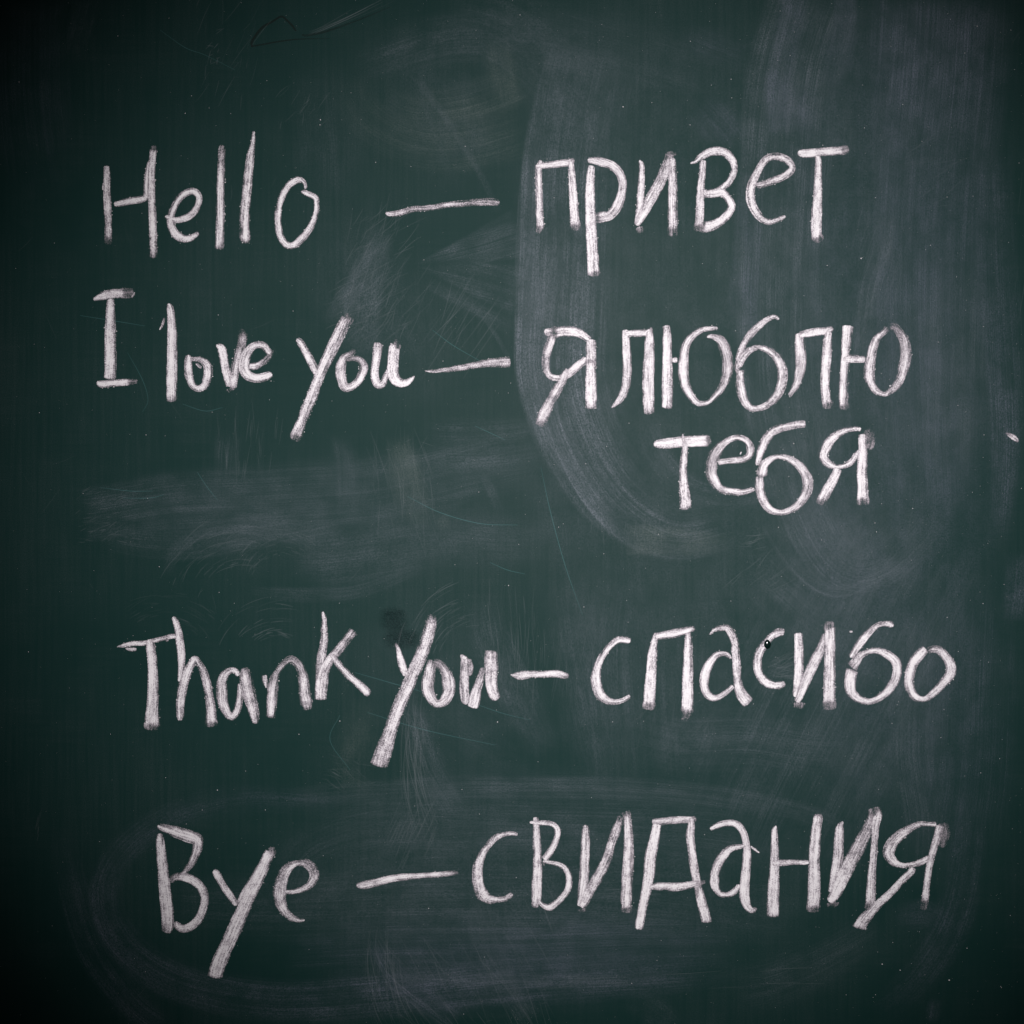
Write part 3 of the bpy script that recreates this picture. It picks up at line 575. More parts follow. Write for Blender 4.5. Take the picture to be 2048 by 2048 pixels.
   (1.5, 2, 1.5, 0, '649.5,887.3,4.3 657.6,886.1,7 666.9,886.5,7.8 677.8,886.5,8.2 687.9,885,7.1 694.9,883.4,6.2,0.85 699.1,882.6,6.2,0.4 705.4,881.3,2,0.35'),
  ]),
  ('\u0430', [
   (1.5, 1.5, 1.5, 0, '710,829.2,3.6 716.6,825.6,5.9 725.2,823.2,6.4 732.9,822.9,6.4 739.1,826,6.7 743.8,833.7,6.4 746.1,843.8,6.7 746.9,855.5,7.9 746.1,867.1,8.7 745,878.8,9 744.2,890.4,10.1 745,900.5,9.5 747.7,906.7,7.8 752.3,910.2,5.4 757,908.1,2.8,0.6'),
   (1.5, 1.5, 1.5, 0, '744.6,845.8,3.9 737.6,846.9,5.1 731.4,848.1,5.9 725.2,853.1,8.7,0.92 719.7,860.9,8.7,0.9 715.5,870.2,8.7,0.95 714.3,879.5,9 715.5,887.3,7.5 719.7,893.5,4.8 725.9,894.7,4.8 731.4,893.5,6.4 736,889.6,6.2 739.1,884.2,3.6'),
   (1.5, 1.5, 1.5, 0, '750.4,845.8,1.2 754.7,849.3,2.8 759.3,852.7,0.9'),
  ]),
  ('\u043d', [
   (2.5, 1.5, 1.5, 0, '776.2,825.5,1.1 774.4,830.8,5.8 774.9,842.4,7.6 774.9,858.4,8.7 774.4,874.3,10.2 773.3,890.2,11.2 772.8,906.1,11.9 773,913,11.9 773,917.2,8.5,0.3'),
   (1.5, 1.5, 1.5, 2, '771.8,863.1,5.3 781.8,862.6,6.6 792.4,862.1,4.9 808.9,862.1,4.2'),
   (2.5, 1.5, 1.5, 3, '817.1,813.3,5.3,0.4 817.9,819.1,9.1 815.8,831.8,9.8 814.7,847.7,10.6 814.2,863.7,11.2 814.2,879.6,12.3 813.9,895.5,12.5 813.3,904,12.3,0.9 813.3,907.2,11.9,0.36 813.3,912.5,9.5,0.18'),
  ]),
  ('\u0438', [
   (3, 1.5, 1.5, 0, '842.8,821.2,1.7 839.7,827.6,8.1 838.9,842.4,9.8 837.9,858.4,10.6 834.9,874.3,9.1 830.1,892.3,4.2'),
   (2.5, 2, 1.5, 2, '829.1,901.9,6.4 833.8,895.5,10.8 839.1,883.8,13.6 846.6,869,14,0.82 854,855.2,13.6,0.68 861.4,841.4,12.9,0.64 867.8,827.6,10.8,0.62 871.2,814.9,5.9,0.5'),
   (1.5, 1.5, 2.5, 0, '832.2,901.9,11.7,0.36 832.8,907.2,7.4,0.16'),
   (2.5, 1.5, 1.5, 2, '873.6,806.9,9.1,0.28 875.2,813.3,11.9,0.42 876.8,815.4,10.8 875.2,824.4,8.1 874.4,837.1,7 873.6,853.1,7 872,869,8.1 871.2,884.9,9.1 870.4,900.8,9.8 869.4,905,8.5,0.33 867.8,909.8,6.4,0.22'),
  ]),
  ('\u044f', [
   (1.5, 3.5, 1.5, 2, '936.2,824.2,4.7 928.3,823.9,3.8 919.8,823.9,5.3 909.2,828.6,7.6,0.85 898.6,836.1,10.2,0.74 891.1,844.6,11.9,0.72 888.5,853.1,11.9,0.8 893.2,861.5,8.5,0.95 901.7,865.3,4.9 910.2,864.7,4.2 919.8,862.6,7,0.85 929.9,858.1,7.4,0.85'),
   (1.5, 1.5, 3, 0, '942.1,822.8,8.5,0.25 944.2,834,9.5,0.26 940.5,847.2,5.9,0.2'),
   (2.5, 1.5, 1.5, 2, '939.9,824.9,9.1,0.7 937.8,835,8.1,0.88 934.6,845.6,7 930.4,860.5,6.6 927.7,874.3,6.6 926.1,887,6.6 925.1,898.1,6.6 924.5,901.3,7,0.33 923.2,910.1,5.9,0.2'),
   (3, 1.5, 1.5, 2, '913.1,867.1,5.3 911.3,871.1,7 901.7,880.6,7 891.1,892.3,7.6 880.5,901.9,8.3 872,910.4,8.9 864.6,918.8,11.9,0.85 860.4,925.2,12.1 859.1,928.9,12.7,0.3'),
  ]),
 ],
}
SMEARS = [
 (75, 6, 30, 0.85, 0, '602.5,45,100,0.02 590,100,115,0.09 580,175,122.5,0.12 577.5,250,122.5,0.13 575,325,125,0.145 575,380,120,0.15 592.5,440,110,0.14 625,492.5,95,0.12 675,525,75,0.075 735,515,65,0.02'),
 (15, 4, 15, 0.8, 0, '550,240,45,0.03 541,300,47.5,0.09 535,360,45,0.1 549,420,40,0.1 575,465,31,0.13 600,505,26,0.15 619,537.5,15,0.12'),
 (15, 2, 30, 0.8, 0, '535,125,20,0.03 531,200,27.5,0.07 528,260,27.5,0.06 531,320,30,0.07'),
 (10, 10, 20, 0.8, 0, '645,420,30,0.05 665,465,35,0.06 700,492.5,35,0.055 750,495,30,0.04 790,480,25,0'),
 (55, 8, 30, 0.85, 0, '830,-10,125,0.06 805,75,125,0.09 795,175,120,0.075 790,275,115,0.08 790,375,110,0.07 802.5,450,100,0.07 827.5,525,90,0.065 860,560,75,0.055 905,530,70,0.035 945,470,65,0'),
 (12.5, 10, 15, 0.5, 1, '795,-10,35,0.1 786,40,35,0.1 778,90,37.5,0.09 780,140,30,0.03'),
 (20, 20, 20, 0.4, 1, '795,75,45,0.02 795,112.5,55,0.08 790,140,40,0.02'),
 (10, 7, 15, 0.5, 1, '845,-10,30,0.09 844,30,30,0.09 837.5,65,35,0.05 830,90,30,0.01'),
 (12.5, 7, 30, 0.75, 1, '750,165,30,0.02 748.5,240,35,0.07 745,300,37.5,0.08 747.5,350,30,0.03'),
 (15, 15, 15, 0.6, 0, '845,105,35,0.03 840,140,40,0.05 835,165,30,0.01'),
 (6, 6, 15, 0.75, 0, '765,520,20,0.05 790,560,20,0.07 820,587.5,20,0.075 850,590,18,0.07 895,565,18,0.05 925,540,15,0'),
 (25, 25, 25, 0.85, 0, '780,475,80,0 810,520,80,0.045 850,535,60,0.045 890,505,60,0'),
 (7, 7, 15, 0.8, 0, '820,620,15,0 860,600,20,0.05 900,575,20,0.045 940,540,20,0'),
 (60, 30, 30, 0.7, 1, '950,-10,165,0.12 945,75,165,0.11 935,175,150,0.075 930,300,140,0.06 935,425,130,0.05 940,525,110,0.03'),
 (8, 8, 20, 0.85, 0, '887.5,210,25,0.03 880,250,30,0.07 867.5,290,30,0.07 862.5,340,25,0.05 860,380,20,0'),
 (15, 15, 30, 0.8, 1, '992.5,150,45,0.05 997.5,300,55,0.06 1005,425,45,0.09 1002.5,500,35,0.07 997.5,550,25,0'),
 (25, 25, 30, 0.8, 0, '960,240,70,0 955,325,85,0.05 952.5,425,75,0.05 950,500,60,0'),
 (15, 10, 15, 0.5, 1, '1022.5,550,40,0.05 1020,590,40,0.07 1015,625,30,0.02'),
 (25, 25, 30, 0.85, 0, '925,600,70,0 920,675,75,0.05 915,750,70,0.055 925,825,65,0.04 920,900,60,0'),
 (20, 20, 30, 0.7, 2, '372.5,30,45,0.01 350,70,50,0 365,115,55,0.025 415,142.5,60,0.035 470,142.5,70,0.04 530,125,70,0.03'),
 (25, 25, 30, 0.7, 0, '350,70,40,0.02 390,55,55,0.05 440,40,65,0.05 500,37.5,70,0.04 575,47.5,75,0.025 660,60,75,0'),
 (20, 20, 25, 0.8, 2, '380,90,30,0 415,107.5,45,0.05 470,102.5,55,0.06 530,80,55,0.03'),
 (15, 15, 15, 0.6, 2, '495,30,30,0 500,55,40,0.06 505,90,40,0.05 510,120,30,0'),
 (30, 30, 30, 0.7, 0, '545,30,75,0.02 600,45,85,0.03 665,65,80,0.025 725,85,65,0.01'),
 (20, 20, 20, 0.6, 1, '675,30,35,0 710,45,45,0.06 750,60,40,0.03'),
 (20, 20, 20, 0.7, 1, '695,100,45,0.02 720,125,55,0.06 740,150,40,0.03'),
 (4, 4, 15, 0.4, 0, '415,75,11,0.03 440,110,11,0.05 475,165,10,0.045 500,215,9,0.02'),
 (5, 7, 10, 0.75, 0, '416,263.5,4,0.02 450,254,20,0.075 485,245,40,0.07 522.5,232.5,55,0.05'),
 (7, 7, 10, 0.75, 0, '416,265,4,0.02 450,272.5,25,0.065 485,281,45,0.06 522.5,292.5,55,0.05'),
 (7, 7, 15, 0.7, 0, '420,280,15,0 450,295,20,0.06 480,310,20,0.055 515,330,20,0.03'),
 (3, 3, 10, 0.4, 0, '472.5,305,5,0.02 492.5,330,7,0.05 510,360,7,0.03'),
 (15, 15, 20, 0.35, 0, '385,220,30,0.02 372.5,260,45,0.075 362.5,300,50,0.1 360,340,50,0.05 350,370,30,0'),
 (10, 10, 20, 0.5, 0, '395,230,15,0 372.5,260,25,0.07 345,300,30,0.06 325,330,20,0'),
 (20, 15, 20, 0.75, 0, '76,515,60,0 100,512.5,65,0.065 175,500,70,0.065 275,495,75,0.05 375,487.5,80,0.045 475,465,80,0.035 560,445,55,0'),
 (10, 10, 20, 0.8, 0, '80,525,30,0 130,540,35,0.05 190,542.5,40,0.05 260,530,40,0.06 340,515,45,0.03'),
 (6, 6, 15, 0.8, 0, '165,580,13,0 172.5,555,17,0.05 200,532.5,20,0.06 235,526,22,0.065 280,530,30,0.04 325,542.5,30,0.02'),
 (6, 6, 15, 0.8, 0, '215,560,15,0 235,542.5,20,0.05 270,534,20,0.045 310,540,20,0.03'),
 (25, 25, 30, 0.6, 0, '280,555,50,0 325,555,75,0.06 380,547.5,80,0.06 440,537.5,75,0.05 500,542.5,65,0.045 565,540,50,0'),
 (10, 7, 20, 0.8, 0, '300,585,15,0 340,590,30,0.045 380,580,30,0.04 425,560,30,0'),
 (5, 5, 15, 0.7, 0, '240,590,10,0 280,594,18,0.05 320,595,20,0.045 360,590,15,0'),
 (20, 15, 25, 0.7, 0, '415,445,60,0 460,447.5,70,0.06 510,445,65,0.055 550,440,50,0.02'),
 (15, 15, 20, 0.35, 2, '395,430,30,0.03 405,465,45,0.075 415,505,45,0.045 440,525,30,0'),
 (5, 5, 10, 0.5, 0, '480,470,10,0 492.5,495,15,0.07 500,515,12,0.02'),
 (8, 8, 10, 0.3, 2, '440,510,20,0 442.5,522.5,20,0.06 445,535,15,0'),
 (15, 15, 20, 0.6, 0, '340,430,30,0.03 345,470,40,0.06 345,525,40,0.03'),
 (7, 7, 20, 0.5, 2, '620,540,35,0.03 655,540,35,0.08 700,542.5,30,0.06 740,542.5,20,0'),
 (10, 10, 15, 0.7, 0, '695,565,30,0 710,600,30,0.05 720,630,25,0.02'),
 (30, 30, 30, 0.8, 0, '740,560,80,0 780,600,80,0.05 820,630,75,0.04 880,640,60,0'),
 (20, 20, 20, 0.7, 0, '480,590,40,0 492.5,640,55,0.07 515,685,60,0.085 530,720,50,0.05 550,760,40,0'),
 (15, 10, 20, 0.8, 0, '400,700,25,0.03 415,725,40,0.075 430,770,45,0.06 460,820,40,0.02'),
 (25, 25, 20, 0.35, 2, '365,690,40,0 360,735,60,0.06 350,770,55,0.045 380,790,40,0'),
 (35, 35, 30, 0.8, 0, '570,575,80,0 580,650,90,0.05 595,725,85,0.045 610,780,70,0'),
 (8, 8, 10, 0.8, 0, '770,665,8,0.02 790,672.5,25,0.07 820,675,20,0'),
 (30, 30, 30, 0.8, 0, '615,720,55,0 675,740,75,0.045 750,740,75,0.05 825,750,70,0.04 880,740,60,0'),
 (17, 13, 30, 0.8, 1, '350,805,30,0.03 240,800,40,0.04 150,830,40,0.05 107.5,880,40,0.06 117.5,935,45,0.07 175,980,50,0.075 270,1000,50,0.07 380,995,55,0.08 500,982.5,60,0.06 650,972.5,55,0.045 750,965,40,0'),
 (7, 20, 30, 0.75, 0, '280,800,25,0.02 375,792.5,32,0.06 500,789,33,0.075 625,791,32,0.075 725,800,30,0.065 810,816,25,0.05 865,840,20,0.01'),
 (30, 30, 30, 0.85, 0, '320,820,60,0 400,820,80,0.05 525,825,85,0.05 675,830,80,0.04 800,845,70,0'),
 (30, 30, 30, 0.85, 0, '165,900,60,0.02 275,905,85,0.05 425,900,95,0.055 575,900,95,0.05 700,910,80,0.03 800,925,60,0'),
 (30, 30, 30, 0.85, 1, '280,950,60,0.02 400,945,80,0.07 525,945,85,0.07 650,940,75,0.05 750,940,55,0'),
 (5, 5, 20, 0.85, 0, '380,975,20,0.03 500,981,20,0.075 600,981,18,0.07 675,977.5,15,0'),
 (13, 13, 20, 0.8, 1, '60,820,30,0 75,890,40,0.045 95,950,45,0.05 135,1005,45,0.045 170,1030,30,0.03'),
 (12, 12, 15, 0.85, 1, '372.5,935,20,0.03 390,970,35,0.09 425,1000,40,0.09 460,1025,35,0.07'),
 (10, 10, 20, 0.8, 0, '472.5,870,20,0 480,925,30,0.055 505,980,35,0.06 535,1025,30,0.05'),
 (15, 15, 15, 0.5, 0, '620,995,30,0 655,1010,45,0.05 675,1030,30,0.04'),
 (30, 30, 30, 0.7, 0, '720,990,65,0 775,980,75,0.05 840,950,70,0.04 890,920,50,0'),
 (15, 15, 25, 0.8, 1, '965,780,30,0 967.5,850,45,0.05 950,925,50,0.05 915,980,45,0.03 870,1020,35,0'),
 (15, 15, 15, 0.5, 1, '885,920,30,0 925,915,45,0.06 940,930,30,0'),
 (6, 6, 10, 0.7, 1, '935,995,15,0 934,1010,20,0.09 931,1025,13,0.04'),
 (8, 8, 20, 0.85, 0, '90,-10,30,0.06 80,30,30,0.05 70,70,25,0'),
 (30, 30, 30, 0.8, 1, '30,-10,100,0.04 30,100,100,0.04 45,210,80,0'),
 (40, 40, 30, 0.85, 0, '215,100,100,0 210,210,110,0.012 210,350,110,0.012 215,460,90,0'),
 (35, 35, 30, 0.8, 0, '320,60,80,0 330,150,95,0.04 330,210,80,0'),
 (12, 12, 15, 0.85, 0, '230,430,30,0.02 227.5,450,40,0.05 225,490,30,0'),
 (130, 45, 100, 0.3, 0, '750,-30,450,0.02 740,150,475,0.03 740,325,490,0.035 750,500,475,0.035 760,675,425,0.03 750,850,350,0'),
 (80, 60, 75, 0.3, 1, '900,-30,250,0.04 900,150,260,0.035 900,350,260,0.035 900,550,250,0.04 905,750,210,0.035 900,900,150,0'),
 (55, 55, 45, 0.3, 0, '100,520,80,0 200,515,120,0.04 325,520,150,0.035 450,515,160,0.028 560,505,130,0.015 625,505,80,0'),
 (50, 50, 40, 0.25, 0, '340,190,100,0 360,280,130,0.035 400,350,130,0.03 425,430,100,0'),
 (60, 60, 40, 0.3, 0, '450,30,110,0 440,90,150,0.045 460,150,130,0.04 480,200,80,0'),
 (65, 65, 50, 0.3, 0, '350,600,130,0 425,675,170,0.035 490,725,170,0.04 575,770,130,0'),
 (65, 55, 60, 0.35, 0, '225,880,130,0 400,880,170,0.045 575,880,180,0.05 750,890,150,0.035 850,890,110,0'),
 (40, 40, 40, 0.4, 1, '300,975,70,0 425,975,100,0.05 575,970,100,0.045 725,965,80,0'),
 (85, 85, 60, 0.8, 0, '925,500,210,0 875,600,260,0.05 820,710,280,0.055 770,810,250,0.04 740,880,190,0'),
 (75, 75, 45, 0.75, 0, '650,560,180,0 640,650,210,0.04 645,740,210,0.04 650,800,170,0'),
 (40, 40, 45, 0.8, 1, '975,575,100,0 970,675,120,0.05 965,780,120,0.045 950,875,100,0'),
 (50, 50, 45, 0.8, 0, '280,940,60,0 310,850,100,0.03 450,820,130,0.03 650,820,130,0.03 825,850,100,0'),
 (55, 55, 45, 0.6, 0, '425,15,100,0 500,30,130,0.05 575,90,130,0.04 625,150,100,0'),
]

# ------------------------------------------------------------------ the board
import bmesh
bm = bmesh.new()
bmesh.ops.create_cube(bm, size=1.0)
bmesh.ops.scale(bm, vec=(1.9, .018, 1.22), verts=bm.verts)
bmesh.ops.bevel(bm, geom=[e for e in bm.edges], offset=.0015, segments=2, affect='EDGES', profile=.5)
bmesh.ops.translate(bm, vec=(0, .009, 0), verts=bm.verts)
me = bpy.data.meshes.new('chalkboard'); bm.to_mesh(me); bm.free()
me.materials.append(MAT_BOARD)
board = bpy.data.objects.new('chalkboard', me); C.objects.link(board)
board.location = (0, 0, EYE)
board['label'] = 'dark green chalkboard with dusty eraser smears behind all the chalk writing'
board['category'] = 'chalkboard'
bpy.context.view_layer.update()
def on_board(o):
    o.parent = board
    o.matrix_parent_inverse = board.matrix_world.inverted()
    return o

for i, (sl, sr, e, st, tint, txt) in enumerate(SMEARS):
    rb = Ribbon()
    rb.add(parse(txt), .04 + i * .006, sl, sr, e, i * 3.17 + .5, cols=13, step=5.0, streak=st)
    on_board(rb.build('chalk_smear', [MAT_DUST[tint]]))

# fine chalk scratches left by the eraser: nobody could count them
hair = Ribbon()
def arc(x, y, ang, length, bend, w, dens):
    """px coordinates of the photographed patch are half millimetres."""
    n = 6; pts = []
    a = math.radians(ang) - math.radians(bend) * .5
    for i in range(n):
        fade = math.sin(math.pi * (i + .6) / (n + .2))
        pts.append((x * .5, y * .5, w * .5, dens * fade))
        x += math.cos(a) * length / (n - 1); y -= math.sin(a) * length / (n - 1)
        a += math.radians(bend) / (n - 1)
    hair.add(np.array(pts), .03 + rng.random() * .01, .2, .2, .5, 0, cols=2, step=4.0)
U = rng.uniform
def cluster(n, x0, y0, x1, y1, ang, da, l0, l1, bend=10, w=(1, 2), d=(.05, .22)):
    for _ in range(n):
        arc(U(x0, x1), U(y0, y1), ang + U(-da, da), U(l0, l1), U(-bend, bend) if bend < 60 else U(20, bend), U(*w), U(*d))
def ring(n, cx, cy, r0, r1, a0, a1, w=(1, 2.2), d=(.06, .25)):
    for _ in range(n):
        r = U(r0, r1) * U(.93, 1.07); a = U(a0, a1); sp = U(6, 26)
        arc(cx + r * math.cos(math.radians(a)), cy - r * math.sin(math.radians(a)), a - 90 - sp * .5 + U(-9, 9), r * math.radians(sp), -sp, U(*w), U(*d))
cluster(130, 690, 440, 800, 690, 52, 30, 18, 70, 25)
cluster(40, 640, 560, 760, 680, 35, 25, 20, 70, 40)
cluster(18, 545, 190, 640, 270, 60, 25, 15, 45, 40)
cluster(20, 830, 610, 960, 760, 58, 10, 40, 150, 6)
cluster(14, 780, 560, 900, 700, 60, 18, 30, 110, 10)
ring(28, 560, 1340, 70, 150, 85, 160)
ring(12, 545, 1330, 60, 75, 60, 130, d=(.15, .35))
ring(36, 330, 1330, 90, 140, 50, 130, d=(.04, .12))
ring(46, 960, 1330, 80, 175, 110, 175, d=(.08, .28))
ring(40, 480, 1220, 90, 170, 85, 165, d=(.08, .26))
ring(50, 560, 1170, 60, 110, 60, 165, d=(.06, .22))
for k in range(34):
    arc(U(810, 850), U(1380, 1500), -82 + U(-6, 6), U(90, 240), U(15, 45), U(1, 2.2), U(.06, .24))
cluster(60, 975, 1220, 1090, 1400, 92, 8, 30, 110, 8, d=(.05, .2))
cluster(30, 1060, 1280, 1180, 1440, 84, 10, 30, 90, 10, d=(.04, .14))
cluster(60, 720, 1860, 960, 2040, -52, 16, 40, 130, 25, d=(.06, .24))
for k in range(28):
    arc(U(735, 800), U(1850, 1920), -78 + U(-8, 8), U(90, 190), U(18, 45), U(1, 2), U(.08, .26))
cluster(40, 930, 1740, 1090, 2040, -66, 10, 50, 170, 12, d=(.05, .18))
cluster(30, 770, 1660, 860, 1740, 66, 8, 30, 90, 15, d=(.06, .22))
cluster(30, 430, 860, 560, 970, 88, 8, 20, 70, 8, d=(.05, .2))
cluster(40, 730, 840, 870, 1030, -80, 14, 30, 120, 12, d=(.05, .2))
cluster(26, 760, 880, 860, 1020, 40, 60, 10, 40, 30, d=(.05, .2))
cluster(26, 1180, 1050, 1340, 1100, 85, 10, 15, 45, 12, d=(.06, .22))
cluster(12, 1440, 1140, 1560, 1190, 40, 20, 20, 60, 20, d=(.08, .25))
cluster(14, 1480, 1070, 1510, 1100, 20, 25, 10, 40, 20, d=(.1, .3))
for k in range(26):
    arc(1545 + U(-10, 12), 1335 + U(-14, 20), 12 + U(-26, 26), U(30, 90), U(0, 30), U(1, 2), U(.06, .22))
for k in range(8):
    arc(612 + U(0, 20), 72 - U(0, 10), 26 + U(-5, 5), U(60, 210), U(2, 12), U(1, 2.2), U(.1, .34))
cluster(30, 1560, 1320, 1700, 1360, 15, 15, 20, 60, 15, d=(.03, .12))
cluster(60, 150, 980, 240, 1090, 14, 25, 8, 22, 20, d=(.08, .28))
cluster(30, 660, 1520, 760, 1590, 160, 40, 10, 40, 40, d=(.05, .2))
cluster(24, 380, 10, 520, 220, 70, 25, 15, 80, 15, d=(.05, .2))
cluster(12, 410, 60, 440, 130, 40, 50, 8, 24, 30, d=(.15, .4))
cluster(30, 1250, 1390, 1400, 1520, 55, 30, 20, 80, 20, d=(.03, .12))
cluster(14, 1180, 1760, 1320, 1800, 5, 8, 20, 60, 5, d=(.04, .2))
cluster(22, 1040, 1940, 1620, 1980, 3, 5, 30, 120, 5, d=(.04, .2))
cluster(30, 1700, 480, 1780, 720, 72, 6, 60, 200, 8, d=(.03, .12))
cluster(20, 1790, 300, 1900, 430, 25, 20, 20, 90, 10, d=(.04, .14))
cluster(70, 0, 0, 2048, 2048, 70, 60, 12, 60, 25, d=(.03, .13))
cluster(30, 1600, 400, 2048, 1200, 85, 8, 40, 160, 5, d=(.03, .1))
cluster(8, 70, 1640, 80, 1700, 78, 6, 12, 40, 5, d=(.1, .3))
o = on_board(hair.build('chalk_hairlines', [MAT_HAIR])); o['kind'] = 'stuff'

# thin teal scratches in the enamel, each one a mark of its own
for pts in ("865,660,1.2,.3 905,690,1.4,.5 960,722,1.2,.3", "1082,935,1.2,.2 1100,1020,1.5,.5 1130,1130,1.5,.5 1165,1230,1.2,.2",
            "815,993,1.2,.3 880,1025,1.4,.55 960,1047,1.4,.55 1035,1050,1.2,.3", "710,1345,1.2,.3 790,1368,1.4,.5 850,1385,1.2,.3",
            "930,1400,1.2,.3 1000,1425,1.3,.45 1060,1440,1.2,.2", "735,1425,1.2,.3 850,1460,1.3,.5 990,1490,1.2,.3",
            "950,852,1.2,.3 985,868,1.3,.5 1010,880,1.2,.2", "160,631,1.2,.3 230,642,1.4,.5 290,652,1.2,.25",
            "255,705,1.2,.2 285,760,1.4,.4 296,800,1.2,.3 285,824,1.2,.2", "365,808,1.2,.25 410,822,1.3,.45 445,815,1.2,.25",
            "200,975,1.2,.2 260,982,1.4,.5 305,982,1.2,.3", "245,996,1.2,.3 300,996,1.4,.5 328,989,1.2,.3",
            "320,60,1.2,.2 370,95,1.3,.4 410,110,1.2,.3 470,140,1.2,.2", "700,1540,1.2,.3 660,1480,1.3,.4 680,1430,1.2,.25",
            "980,1125,1.2,.3 1015,1140,1.4,.5 1050,1148,1.2,.3", "395,945,1.2,.3 415,975,1.3,.45 435,1000,1.2,.25"):
    rb = Ribbon(); p = parse(pts); p[:, :3] *= .5
    rb.add(p, .035, .2, .2, .5, 0, cols=2, step=3.0)
    on_board(rb.build('enamel_scratch', [MAT_TEAL]))
# dark curling mark
dark = Ribbon()
for pts in ("505,93,3,.75 503,86,5,.85 512,70,5,.85 526,54,5,.85 545,43,4,.85 563,33,4,.85 575,42,4,.8 585,52,5,.8 592,62,3,.7",
            "502,93,3,.7 530,88,3,.75 565,82,3,.75 605,78,2.4,.6 660,77,1.6,.25",
            "604,69,4,.5 612,71,5,.45 630,68,4.5,.6 655,62,4.5,.6 690,50,3,.5 730,35,2.6,.5 780,14,2,.25"):
    p = parse(pts); p[:, :3] *= .5
    dark.add(p, .036, .4, .4, .6, 0, cols=4, step=1.5)
o = on_board(dark.build('dark_scratch', [MAT_DARK]))
# two wiped spots, darker than the dusty enamel round them
MAT_WIPE = dust_material('wiped_enamel', (0.004, 0.016, 0.0155))
for pts in ("752,1236,58,.5 786,1239,64,.6 822,1238,56,.5", "760,1284,44,.45 800,1278,56,.55 846,1280,44,.4"):
    rb = Ribbon(); p = parse(pts); p[:, :3] *= .5
    rb.add(p, .037 + rng.random() * .001, 11, 11, 14, 3.3, cols=13, step=1.0, cap=1.0)
    on_board(rb.build('wiped_spot', [MAT_WIPE]))

# loose chalk specks: countless
sp = Ribbon()
for _ in range(4200):
    x, y = U(-40, 2088), U(-40, 2088)
    if rng.random() > .35 + .65 * max(x / 2048, 0) ** 1.3: continue
    sp.crumb(x * .5, y * .5, .55, .5 * (U(.25, .55) if rng.random() < .9 else U(.6, 1.3)), 0)
for x, y, r in ((1722, 517, 2.2), (1246, 214, 1.8), (641, 240, 2.0), (1017, 1171, 1.6), (640, 250, 1.3), (1380, 250, 1.3), (995, 1444, 1.8), (1040, 30, 1.3), (435, 1580, 2), (1764, 1928, 2.2), (1898, 1960, 2.4), (1800, 1940, 2.0)):
    sp.crumb(x * .5, y * .5, .55, .5 * r, 0)
o = on_board(sp.build('chalk_specks', [MAT_CRUMB])); o['kind'] = 'stuff'

rb = Ribbon(); p = parse("2010,866,4,.4 2019,870,9,.6 2027,875,12,.8 2033,880,9,.8 2036,885,3,.5"); p[:, :3] *= .5
rb.add(p, .5, 1.0, 1.0, .6, 4.4, crown=.3, cols=7, step=.6)
on_board(rb.build('chalk_fleck', [MAT_CHALK]))
# small dark green bead of paint on the enamel
bm = bmesh.new(); bmesh.ops.create_uvsphere(bm, u_segments=20, v_segments=12, radius=1.0)
bmesh.ops.scale(bm, vec=(.0036, .0016, .0046), verts=bm.verts)
for v in bm.verts:
    if v.co.z > 0: v.co.x *= 1 - .22 * v.co.z / .0046
me = bpy.data.meshes.new('paint_bead'); bm.to_mesh(me); bm.free()
for p in me.polygons: p.use_smooth = True
me.materials.append(plain_material('dark_green_paint', (0.0025, 0.012, 0.0095), .16))
bead = bpy.data.objects.new('paint_bead', me); C.objects.link(bead)
bead.location = (bx(1534.5 * .5), -.0016, bz(1288 * .5)); on_board(bead)

# ------------------------------------------------------------------ the chalk writing: word > letter
WORDS = {
 'Hello': ('chalk_word', 'white chalk word Hello before the long grainy dash', 'chalk word'),
 'dash1': ('chalk_dash', 'long grainy chalk dash rising between Hello and \u043f\u0440\u0438\u0432\u0435\u0442', 'chalk dash'),
 'privet': ('chalk_word', 'white chalk Russian word \u043f\u0440\u0438\u0432\u0435\u0442 after the long grainy dash', 'chalk word'),
 'I': ('chalk_word', 'single white chalk capital I with serifs before love', 'chalk word'),
 'love': ('chalk_word', 'white chalk word love between capital I and you', 'chalk word'),
 'you1': ('chalk_word', 'white chalk word you written after love', 'chalk word'),
 'dash2': ('chalk_dash', 'chalk dash with pointed start and square end between you and \u044f', 'chalk dash'),
 'ya': ('chalk_word', 'single chalk Russian letter \u044f standing alone before \u043b\u044e\u0431\u043b\u044e', 'chalk word'),
 'lyublyu': ('chalk_word', 'white chalk Russian word \u043b\u044e\u0431\u043b\u044e above \u0442\u0435\u0431\u044f', 'chalk word'),
 'tebya': ('chalk_word', 'white chalk Russian word \u0442\u0435\u0431\u044f on its own line below \u043b\u044e\u0431\u043b\u044e', 'chalk word'),
 'Thank': ('chalk_word', 'white chalk word Thank with T bar touching the h', 'chalk word'),
 'you2': ('chalk_word', 'pale grainy chalk word you written after Thank', 'chalk word'),
 'dash3': ('chalk_dash', 'short thick chalk dash between Thank you and \u0441\u043f\u0430\u0441\u0438\u0431\u043e', 'chalk dash'),
 'spasibo': ('chalk_word', 'white chalk Russian word \u0441\u043f\u0430\u0441\u0438\u0431\u043e with dark bead on one letter', 'chalk word'),
 'Bye': ('chalk_word', 'white chalk word Bye with long slanting tail on the y', 'chalk word'),
 'dash4': ('chalk_dash', 'slim chalk dash between Bye and \u0441\u0432\u0438\u0434\u0430\u043d\u0438\u044f', 'chalk dash'),
 'svidaniya': ('chalk_word', 'long white chalk Russian word \u0441\u0432\u0438\u0434\u0430\u043d\u0438\u044f after Bye', 'chalk word'),
}
seed = 0.0
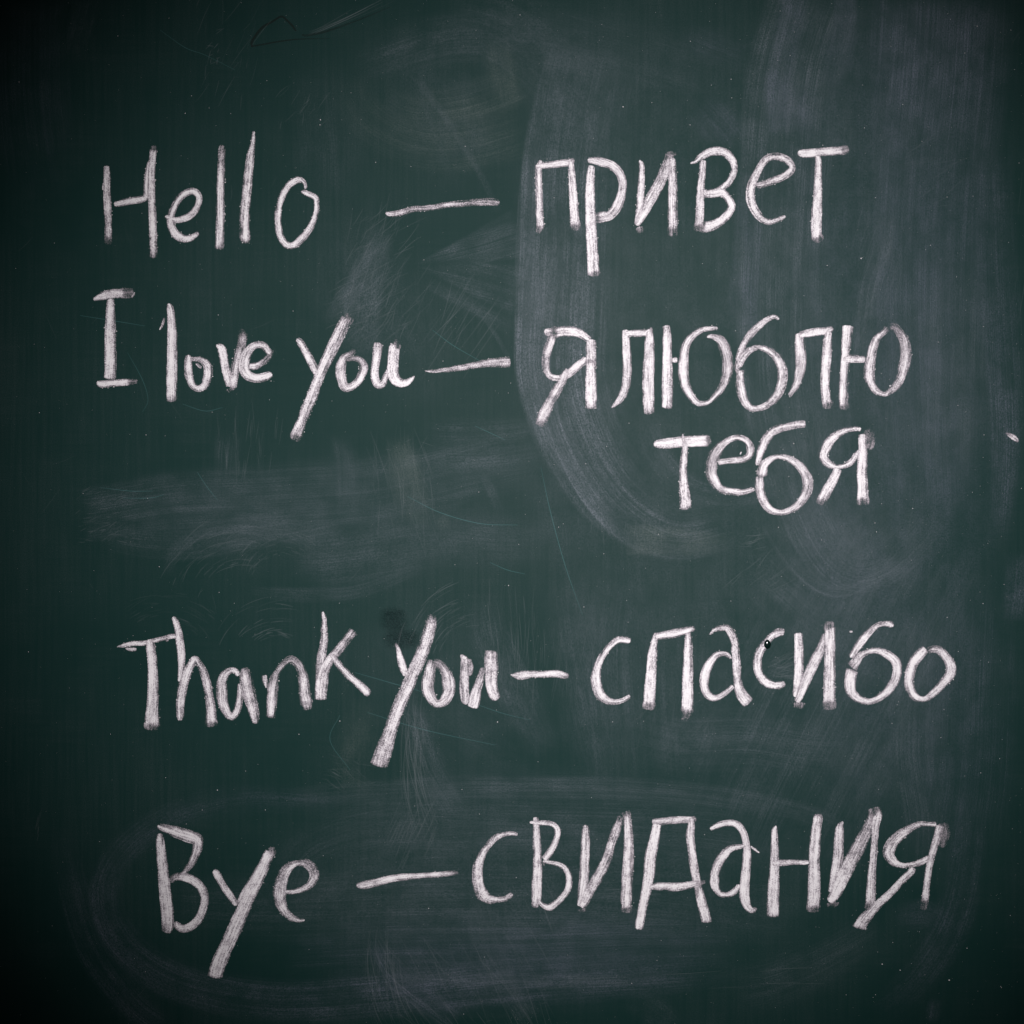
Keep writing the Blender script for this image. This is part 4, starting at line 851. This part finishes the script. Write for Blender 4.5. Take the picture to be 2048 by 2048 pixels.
def make_stroke(k, spec):
    global seed
    sl, sr, e, crumbs, txt = spec
    rb = Ribbon()
    seed += 1.73
    p = parse(txt); p[:, 2] = p[:, 2] * 1.03 + .7
    thin = p[:, 3] < .5                                      # powdery lift-off at the ends
    p[thin, 2] *= 1.2; p[thin, 3] = .06 + .62 * p[thin, 3]
    p[~thin, 3] *= rng.uniform(.84, 1.04)                    # pressure of the hand
    r, tx, ty, hw = rb.add(p, .62 + k * .13, sl * 1.35 + .25, sr * 1.35 + .25, e * .6, seed, crown=.22, cols=9, step=1.2, cap=.24 if e >= 1 else .05, wob=.07)
    for _ in range(int(crumbs * len(r) / 34.0)):             # crumbs caught along the rough edge
        i = rng.randrange(len(r)); c = (-1 if rng.random() < sl / (sl + sr) else 1) * U(.86, 1.06) * hw[i]
        if r[i, 3] < .5: continue
        rb.crumb(r[i, 0] - ty[i] * c, r[i, 1] + tx[i] * c, .58, U(.4, .9), 1)
    return rb
def foot(specs):
    P = np.vstack([parse(s[4]) for s in specs])
    return Vector((bx((P[:, 0].min() + P[:, 0].max()) / 2), 0, bz(P[:, 1].max())))
def settle(o, origin):
    o.data.transform(Matrix.Translation(-origin))
for key, letters in WRITING.items():
    name, label, cat = WORDS[key]
    base = foot([s for ch, ss in letters for s in ss])
    if cat == 'chalk dash':
        top = make_stroke(0, letters[0][1][0]).build(name, [MAT_CHALK, MAT_CRUMB])
        settle(top, base); top.location = base
    else:
        top = bpy.data.objects.new(name, None); C.objects.link(top); top.location = base
        top.empty_display_size = .02
        for ch, ss in letters:
            at = foot(ss)
            if len(ss) == 1:
                let = make_stroke(0, ss[0]).build('letter', [MAT_CHALK, MAT_CRUMB], top)
                settle(let, at)
            else:
                let = bpy.data.objects.new('letter', None); C.objects.link(let); let.parent = top
                let.empty_display_size = .01
                for k, spec in enumerate(ss):
                    settle(make_stroke(k, spec).build('stroke', [MAT_CHALK, MAT_CRUMB], let), at)
            let.location = at - base
            let['label'] = 'chalk letter ' + ch
    top['label'] = label; top['category'] = cat
    top['group'] = 'chalk dashes between the phrases' if cat == 'chalk dash' else 'chalk words on the board'
